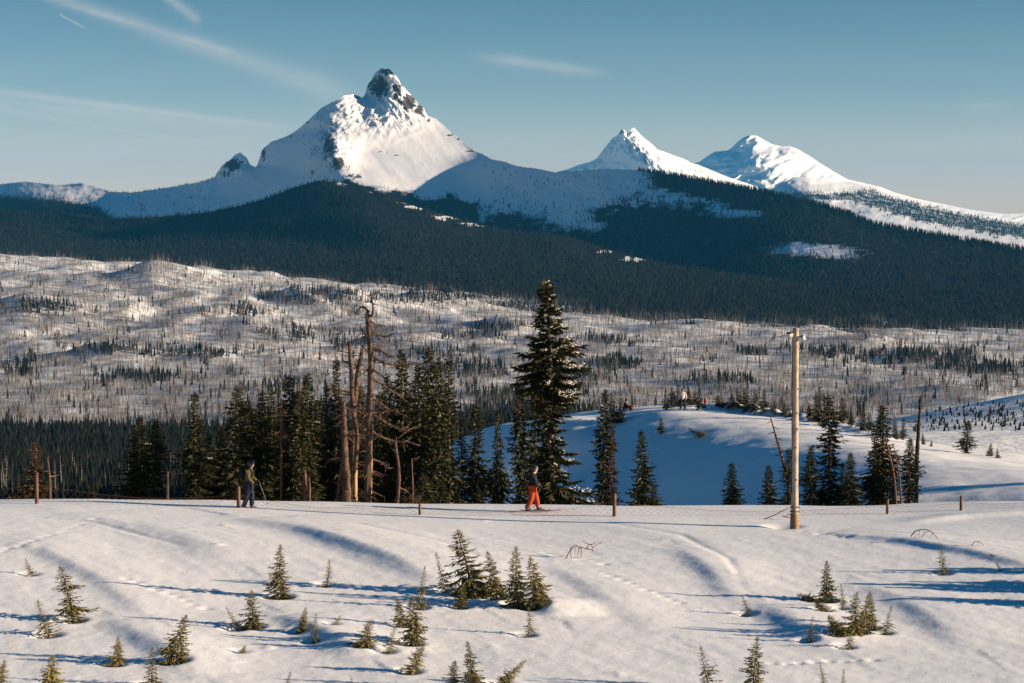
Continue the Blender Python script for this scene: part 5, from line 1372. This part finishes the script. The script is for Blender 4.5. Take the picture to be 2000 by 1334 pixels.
def person(name, label, loc, yaw, J, jacket, trousers, head='helmet', headm=None, boots=True, pack=None, cuff=None, scale=1.0, goggles=True, flare=1.0):
    e = empty(name, loc, label, 'person')
    e.rotation_euler = (0, 0, yaw); e.scale = (scale,) * 3
    f = np.array(J['face'], float); f /= np.linalg.norm(f); J['face'] = tuple(f)
    j, b = body_joints(J)
    skin_part('body', j, b, e, M_skin)
    up = np.array(J['neck']) - np.array(J['chest']); up = up / np.linalg.norm(up)
    pel = np.array(J['pelvis']); wa = np.array(J['waist']); ch = np.array(J['chest']); nk = np.array(J['neck'])
    jj = {'waist': (*wa, .165), 'hem': (*(pel - (wa - pel) * .25), .185), 'chest': (*ch, .180), 'collar': (*(nk - up * .02), .085)}
    bb = [('waist', 'hem'), ('waist', 'chest'), ('chest', 'collar')]
    for s in 'LR':
        sh, el, wr = (np.array(J[k + s]) for k in ('sh', 'el', 'wr'))
        jj['sh' + s] = (*sh, .090); jj['el' + s] = (*el, .070); jj['wr' + s] = (*(wr + (el - wr) * .08), .050)
        bb += [('chest', 'sh' + s), ('sh' + s, 'el' + s), ('el' + s, 'wr' + s)]
    skin_part('jacket', jj, bb, e, jacket)
    jj = {'seat': (*pel, .160)}; bb = []
    for s in 'LR':
        hp_, kn, an = (np.array(J[k + s]) for k in ('hip', 'kn', 'an'))
        jj['hip' + s] = (*hp_, .125); jj['kn' + s] = (*kn, .100 * flare); jj['cuff' + s] = (*(an + (kn - an) * .06), .095 * flare)
        bb += [('seat', 'hip' + s), ('hip' + s, 'kn' + s), ('kn' + s, 'cuff' + s)]
    skin_part('trousers', jj, bb, e, trousers)
    for s in 'LR':
        an, to = np.array(J['an' + s]), np.array(J['toe' + s]); d = to - an
        g = Geo()
        tube(g, np.array([an + [0, 0, .14], an + [0, 0, .05], an + d * .25 - [0, 0, .015], to, to + d * .12]), np.array([.068, .075, .075, .058, .04]), 9, True)
        link('boot', g.mesh('boot', M_boot, True), e)
        wr, el = np.array(J['wr' + s]), np.array(J['el' + s])
        glove(e, wr, J.get('hand' + s, wr - el), M_glove)
    h = np.array(J['head']); yw = math.atan2(f[1], f[0]); pt = -math.asin(max(-1, min(1, f[2])))
    g = Geo()
    if head == 'helmet':
        ellipsoid(g, h + [0, 0, .035] - f * .012, (.135, .118, .135), 16, 9, 0, .60, yw, -pt * .6 - .12)
        link('helmet', g.mesh('helmet', headm or M_helm, True), e)
    else:
        ellipsoid(g, h + [0, 0, .04] - f * .01, (.118, .105, .14), 14, 8, 0, .56, yw, -.15)
        hat = link('hat', g.mesh('hat', headm, True), e)
        g = Geo(); ellipsoid(g, h + [0, 0, .185], (.035, .035, .035), 8, 6)
        link('bobble', g.mesh('bobble', headm, True), hat)
    sd = np.cross((0, 0, 1.), f); sd /= np.linalg.norm(sd)
    if goggles:
        g = Geo()
        a = np.linspace(-1.1, 1.1, 9)
        ring = np.stack([h[None] + f[None] * (.088 * np.cos(a))[:, None] + sd[None] * (.092 * np.sin(a))[:, None] + np.array([0, 0, z]) for z in (-.018, .012, .045)])
        ring[1] += f * .016
        g.add(ring.reshape(-1, 3), grid_faces(3, 9))
        link('goggles', g.mesh('goggles', M_gog, True), e)
    for s in (-1, 1):
        g = Geo(); ellipsoid(g, h + f * .088 + sd * s * .034 + [0, 0, .008], (.011,) * 3, 8, 6)
        link('eye', g.mesh('eye', M_eye, True), e)
        g = Geo(); ellipsoid(g, h - f * .005 + sd * s * .088 - [0, 0, .015], (.018, .012, .03), 8, 6, 0, 1, yw)
        link('ear', g.mesh('ear', M_skin, True), e)
    g = Geo(); ellipsoid(g, h + f * .086 - [0, 0, .062], (.010, .024, .006), 8, 5, 0, 1, yw)
    link('mouth', g.mesh('mouth', C_scarlet, True), e)
    g = Geo(); ellipsoid(g, h - f * .035 - [0, 0, .02], (.08, .088, .085), 12, 8, .25, .85, yw)
    link('hair', g.mesh('hair', M_hair, True), e)
    if pack:
        c = (ch + wa) / 2 - f * .25 + [0, 0, .06]
        g = Geo(); ellipsoid(g, c, (.115, .155, .25), 14, 10, 0, 1, yw)
        p = link('backpack', g.mesh('backpack', pack, True), e)
        for s in (-1, 1):
            g = Geo(); q = np.array([ch + sd * s * .13 - f * .16 + [0, 0, .12], ch + sd * s * .13 + [0, 0, .19], ch + sd * s * .13 + f * .17 + [0, 0, .02], wa + sd * s * .17 + f * .06])
            tube(g, refine(q, 4), .018, 5, True)
            link('strap', g.mesh('strap', pack, True), p)
    return e
def ski_pole(label, a, b):
    """grip at world point a, tip at b"""
    a, b = np.array(a, float), np.array(b, float)
    e = empty('ski_pole', tuple(b), label, 'ski pole', 'ski poles')
    d = (b - a) / np.linalg.norm(b - a)
    g = Geo(); tube(g, np.array([a, b]) - b, np.array([.011, .008]), 6, True); link('shaft', g.mesh('shaft', M_pole_s, True), e)
    g = Geo(); tube(g, np.array([a - d * .06, a - d * .05, a + d * .09]) - b, np.array([.022, .019, .015]), 7, True); link('grip', g.mesh('grip', M_glove, True), e)
    g = Geo(); c = b - d * .07; tube(g, np.array([c, c + d * .012]) - b, np.array([.045, .03]), 10, True); link('basket', g.mesh('basket', M_ski, True), e)
    return e
def to_world(loc, yaw, p, sc=1.0):
    c, s = math.cos(yaw), math.sin(yaw)
    return (loc[0] + sc * (c * p[0] - s * p[1]), loc[1] + sc * (s * p[0] + c * p[1]), loc[2] + sc * p[2])

# skier in olive, walking right with poles
x, y, z = on_ground(485, 991, 70, 84, 500)
L1 = (x, y, z - 0.10)
J1 = dict(pelvis=(0, 0, .96), waist=(.01, 0, 1.13), chest=(.04, 0, 1.36), neck=(.085, 0, 1.53), head=(.125, 0, 1.66), face=(1, 0, -.18),
          shL=(.04, .19, 1.44), elL=(.10, .27, 1.18), wrL=(.27, .20, 1.06), shR=(.04, -.19, 1.44), elR=(.08, -.27, 1.17), wrR=(.26, -.19, 1.02),
          hipL=(0, .10, .92), knL=(.12, .11, .52), anL=(.10, .11, .10), toeL=(.27, .12, .05), hipR=(0, -.10, .92), knR=(-.02, -.11, .50), anR=(-.16, -.11, .10), toeR=(0, -.12, .05), handL=(1, -.1, -.3), handR=(1, .1, -.3))
person('person', 'skier in olive jacket and dark trousers with backpack, left by a post', L1, -0.1, J1, C_olive, C_navy, 'helmet', M_helm, pack=C_black, scale=1.06)
ski_pole('ski pole slanting back from the olive jacketed skier', to_world(L1, -.1, (.34, -.20, 1.00), 1.06), to_world(L1, -.1, (-.20, -.34, .12), 1.06))
ski_pole('ski pole set forward by the olive jacketed skier', to_world(L1, -.1, (.35, .18, 1.06), 1.06), to_world(L1, -.1, (.66, .30, .14), 1.06))
# skier in red trousers, mid stride
x, y, z = on_ground(1040, 1000, 70, 84, 500)
L2 = (x, y, z + 0.02)
J2 = dict(pelvis=(-.02, 0, .92), waist=(.0, 0, 1.10), chest=(.04, 0, 1.32), neck=(.07, 0, 1.49), head=(.10, 0, 1.62), face=(1, 0, -.12),
          shL=(.05, .19, 1.40), elL=(.14, .25, 1.15), wrL=(.27, .22, .98), shR=(.05, -.19, 1.40), elR=(.12, -.25, 1.13), wrR=(.20, -.22, .93),
          hipL=(0, .10, .88), knL=(.16, .12, .50), anL=(.20, .13, .12), toeL=(.37, .13, .08), hipR=(-.02, -.10, .88), knR=(-.04, -.12, .49), anR=(-.22, -.13, .12), toeR=(-.05, -.13, .08), handL=(.8, -.1, -.6), handR=(.8, .1, -.6))
person('person', 'skier in black jacket and red orange trousers before the big fir', L2, 0.0, J2, C_black, C_red, 'helmet', M_helm, scale=1.03, flare=1.08)
ski_pole('ski pole crossing the red trousers of the skier by the big fir', to_world(L2, 0, (.26, -.25, .92), 1.03), to_world(L2, 0, (-.14, -.40, .10), 1.03))
ski_pole('ski pole on the far side of the skier in red trousers', to_world(L2, 0, (.33, .24, .96), 1.03), to_world(L2, 0, (.02, .45, .05), 1.03))
def ski(label, c, L, yaw, pitch=0.0):
    e = empty('ski', c, label, 'ski', 'skis under the skier in red trousers')
    e.rotation_euler = (0, pitch, yaw)
    t = np.linspace(-1, 1, 17); xx = t * L / 2
    w = .038 + .016 * np.abs(t) ** 2 - .05 * np.maximum(0, np.abs(t) - .9) * 5 * .8
    zq = .012 + .10 * np.maximum(0, (t - .82) / .18) ** 2 + .02 * np.maximum(0, (-t - .92) / .08) ** 2
    v = np.stack([np.stack([xx, s * np.maximum(w, .012), zq + dz], -1) for s, dz in ((-1, -.012), (1, -.012), (1, .006), (-1, .006))], 1)
    i = np.arange(17 * 4).reshape(17, 4)
    f = np.stack([i[:-1], i[1:], np.roll(i[1:], -1, 1), np.roll(i[:-1], -1, 1)], -1).reshape(-1, 4)
    link('blade', mesh_np('ski', v.reshape(-1, 3), f, False, [M_ski]), e)
    for xo in (-.17, .13):
        g = Geo(); box(g, (xo, 0, .035), (.12, .06, .035)); link('binding', g.mesh('binding', M_dark), e)
ski('near ski pushed back under the skier in red trousers', to_world(L2, 0, (-.10, -.13, .02), 1.03), 1.62, 0.02)
ski('far ski slid forward under the skier in red trousers', to_world(L2, 0, (.30, .13, .02), 1.03), 1.62, -0.02)
# people on the mound
def mound_point(px, d):
    x, y, _ = P(px, 800, d)
    return (x, y, gz(x, y))
L3 = mound_point(1333, 163.5)
J3 = dict(pelvis=(0, 0, .94), waist=(0, 0, 1.12), chest=(.02, 0, 1.35), neck=(.03, 0, 1.52), head=(.05, 0, 1.65), face=(1, .1, -.1),
          shL=(.02, .20, 1.43), elL=(.0, .30, 1.16), wrL=(.08, .30, .92), shR=(.02, -.20, 1.43), elR=(.0, -.30, 1.16), wrR=(.08, -.28, .92),
          hipL=(0, .11, .90), knL=(.04, .17, .50), anL=(0, .20, .10), toeL=(.16, .22, .05), hipR=(0, -.11, .90), knR=(.04, -.15, .50), anR=(0, -.18, .10), toeR=(.16, -.20, .05))
person('person', 'person in pale grey jacket and blue hat standing on the mound', L3, -1.5, J3, C_grey, C_black, 'hat', C_blue, goggles=False)
L4 = mound_point(1369, 165.0)
J4 = dict(pelvis=(-.28, 0, .38), waist=(-.22, 0, .54), chest=(-.02, 0, .68), neck=(.13, 0, .78), head=(.22, 0, .86), face=(1, 0, -.5),
          shL=(.02, .19, .70), elL=(.16, .28, .48), wrL=(.34, .22, .36), shR=(.02, -.19, .70), elR=(.16, -.28, .48), wrR=(.34, -.22, .36),
          hipL=(-.26, .11, .36), knL=(.10, .18, .46), anL=(.24, .16, .10), toeL=(.38, .17, .05), hipR=(-.26, -.11, .36), knR=(.10, -.18, .46), anR=(.24, -.16, .10), toeR=(.38, -.17, .05))
person('person', 'crouching person in black with a red pack on the mound', L4, 3.14, J4, C_dkblue, C_black, 'helmet', M_helm, pack=C_scarlet)
L5 = mound_point(1222, 171.0)
J5 = dict(pelvis=(-.05, 0, .16), waist=(-.08, 0, .34), chest=(-.04, 0, .56), neck=(.02, 0, .72), head=(.06, 0, .85), face=(1, 0, -.2),
          shL=(-.04, .19, .63), elL=(.10, .27, .40), wrL=(.28, .20, .36), shR=(-.04, -.19, .63), elR=(.10, -.27, .40), wrR=(.28, -.20, .36),
          hipL=(-.03, .11, .15), knL=(.34, .16, .42), anL=(.55, .14, .10), toeL=(.68, .15, .06), hipR=(-.03, -.11, .15), knR=(.34, -.16, .42), anR=(.55, -.14, .10), toeR=(.68, -.15, .06))
person('person', 'dark clothed person sitting on the left end of the mound', L5, 0.3, J5, C_black, C_black, 'helmet', C_black)
xb = mound_point(1233, 170.0)
e = empty('orange_box', xb, 'small brown orange box beside the sitting person on the mound', 'box')
g = Geo(); box(g, (0, 0, .17), (.42, .30, .34)); link('case', g.mesh('case', C_brown), e)
g = Geo(); box(g, (0, 0, .355), (.44, .32, .03)); link('lid', g.mesh('lid', C_brown), e)
g = Geo(); tube(g, np.array([(-.1, 0, .37), (-.08, 0, .42), (.08, 0, .42), (.1, 0, .37)]), .012, 5, True); link('handle', g.mesh('handle', M_dark), e)

# ------------------------------------------------------------------ thin winter haze over the whole place
hx0, hx1, hy0, hy1, hz0, hz1 = -16000., 20000., -400., 52000., -237., 1480.
hv = np.array([(x, y, z) for z in (hz0, hz1) for y in (hy0, hy1) for x in (hx0, hx1)])
hf = np.array([(0, 2, 3, 1), (4, 5, 7, 6), (0, 1, 5, 4), (2, 6, 7, 3), (0, 4, 6, 2), (1, 3, 7, 5)])
M_haze = bpy.data.materials.new('haze'); M_haze.use_nodes = True
_n = M_haze.node_tree.nodes; _n.clear()
_o = _n.new('ShaderNodeOutputMaterial'); _v = _n.new('ShaderNodeVolumePrincipled')
_v.inputs['Color'].default_value = (0.06, 0.46, 0.95, 1)
_v.inputs['Density'].default_value = 1.25e-5
_v.inputs['Anisotropy'].default_value = 0.0
M_haze.node_tree.links.new(_v.outputs[0], _o.inputs['Volume'])
link('haze', mesh_np('haze', hv, hf, False, [M_haze]), kind='stuff', label='thin blue winter haze over the valley')
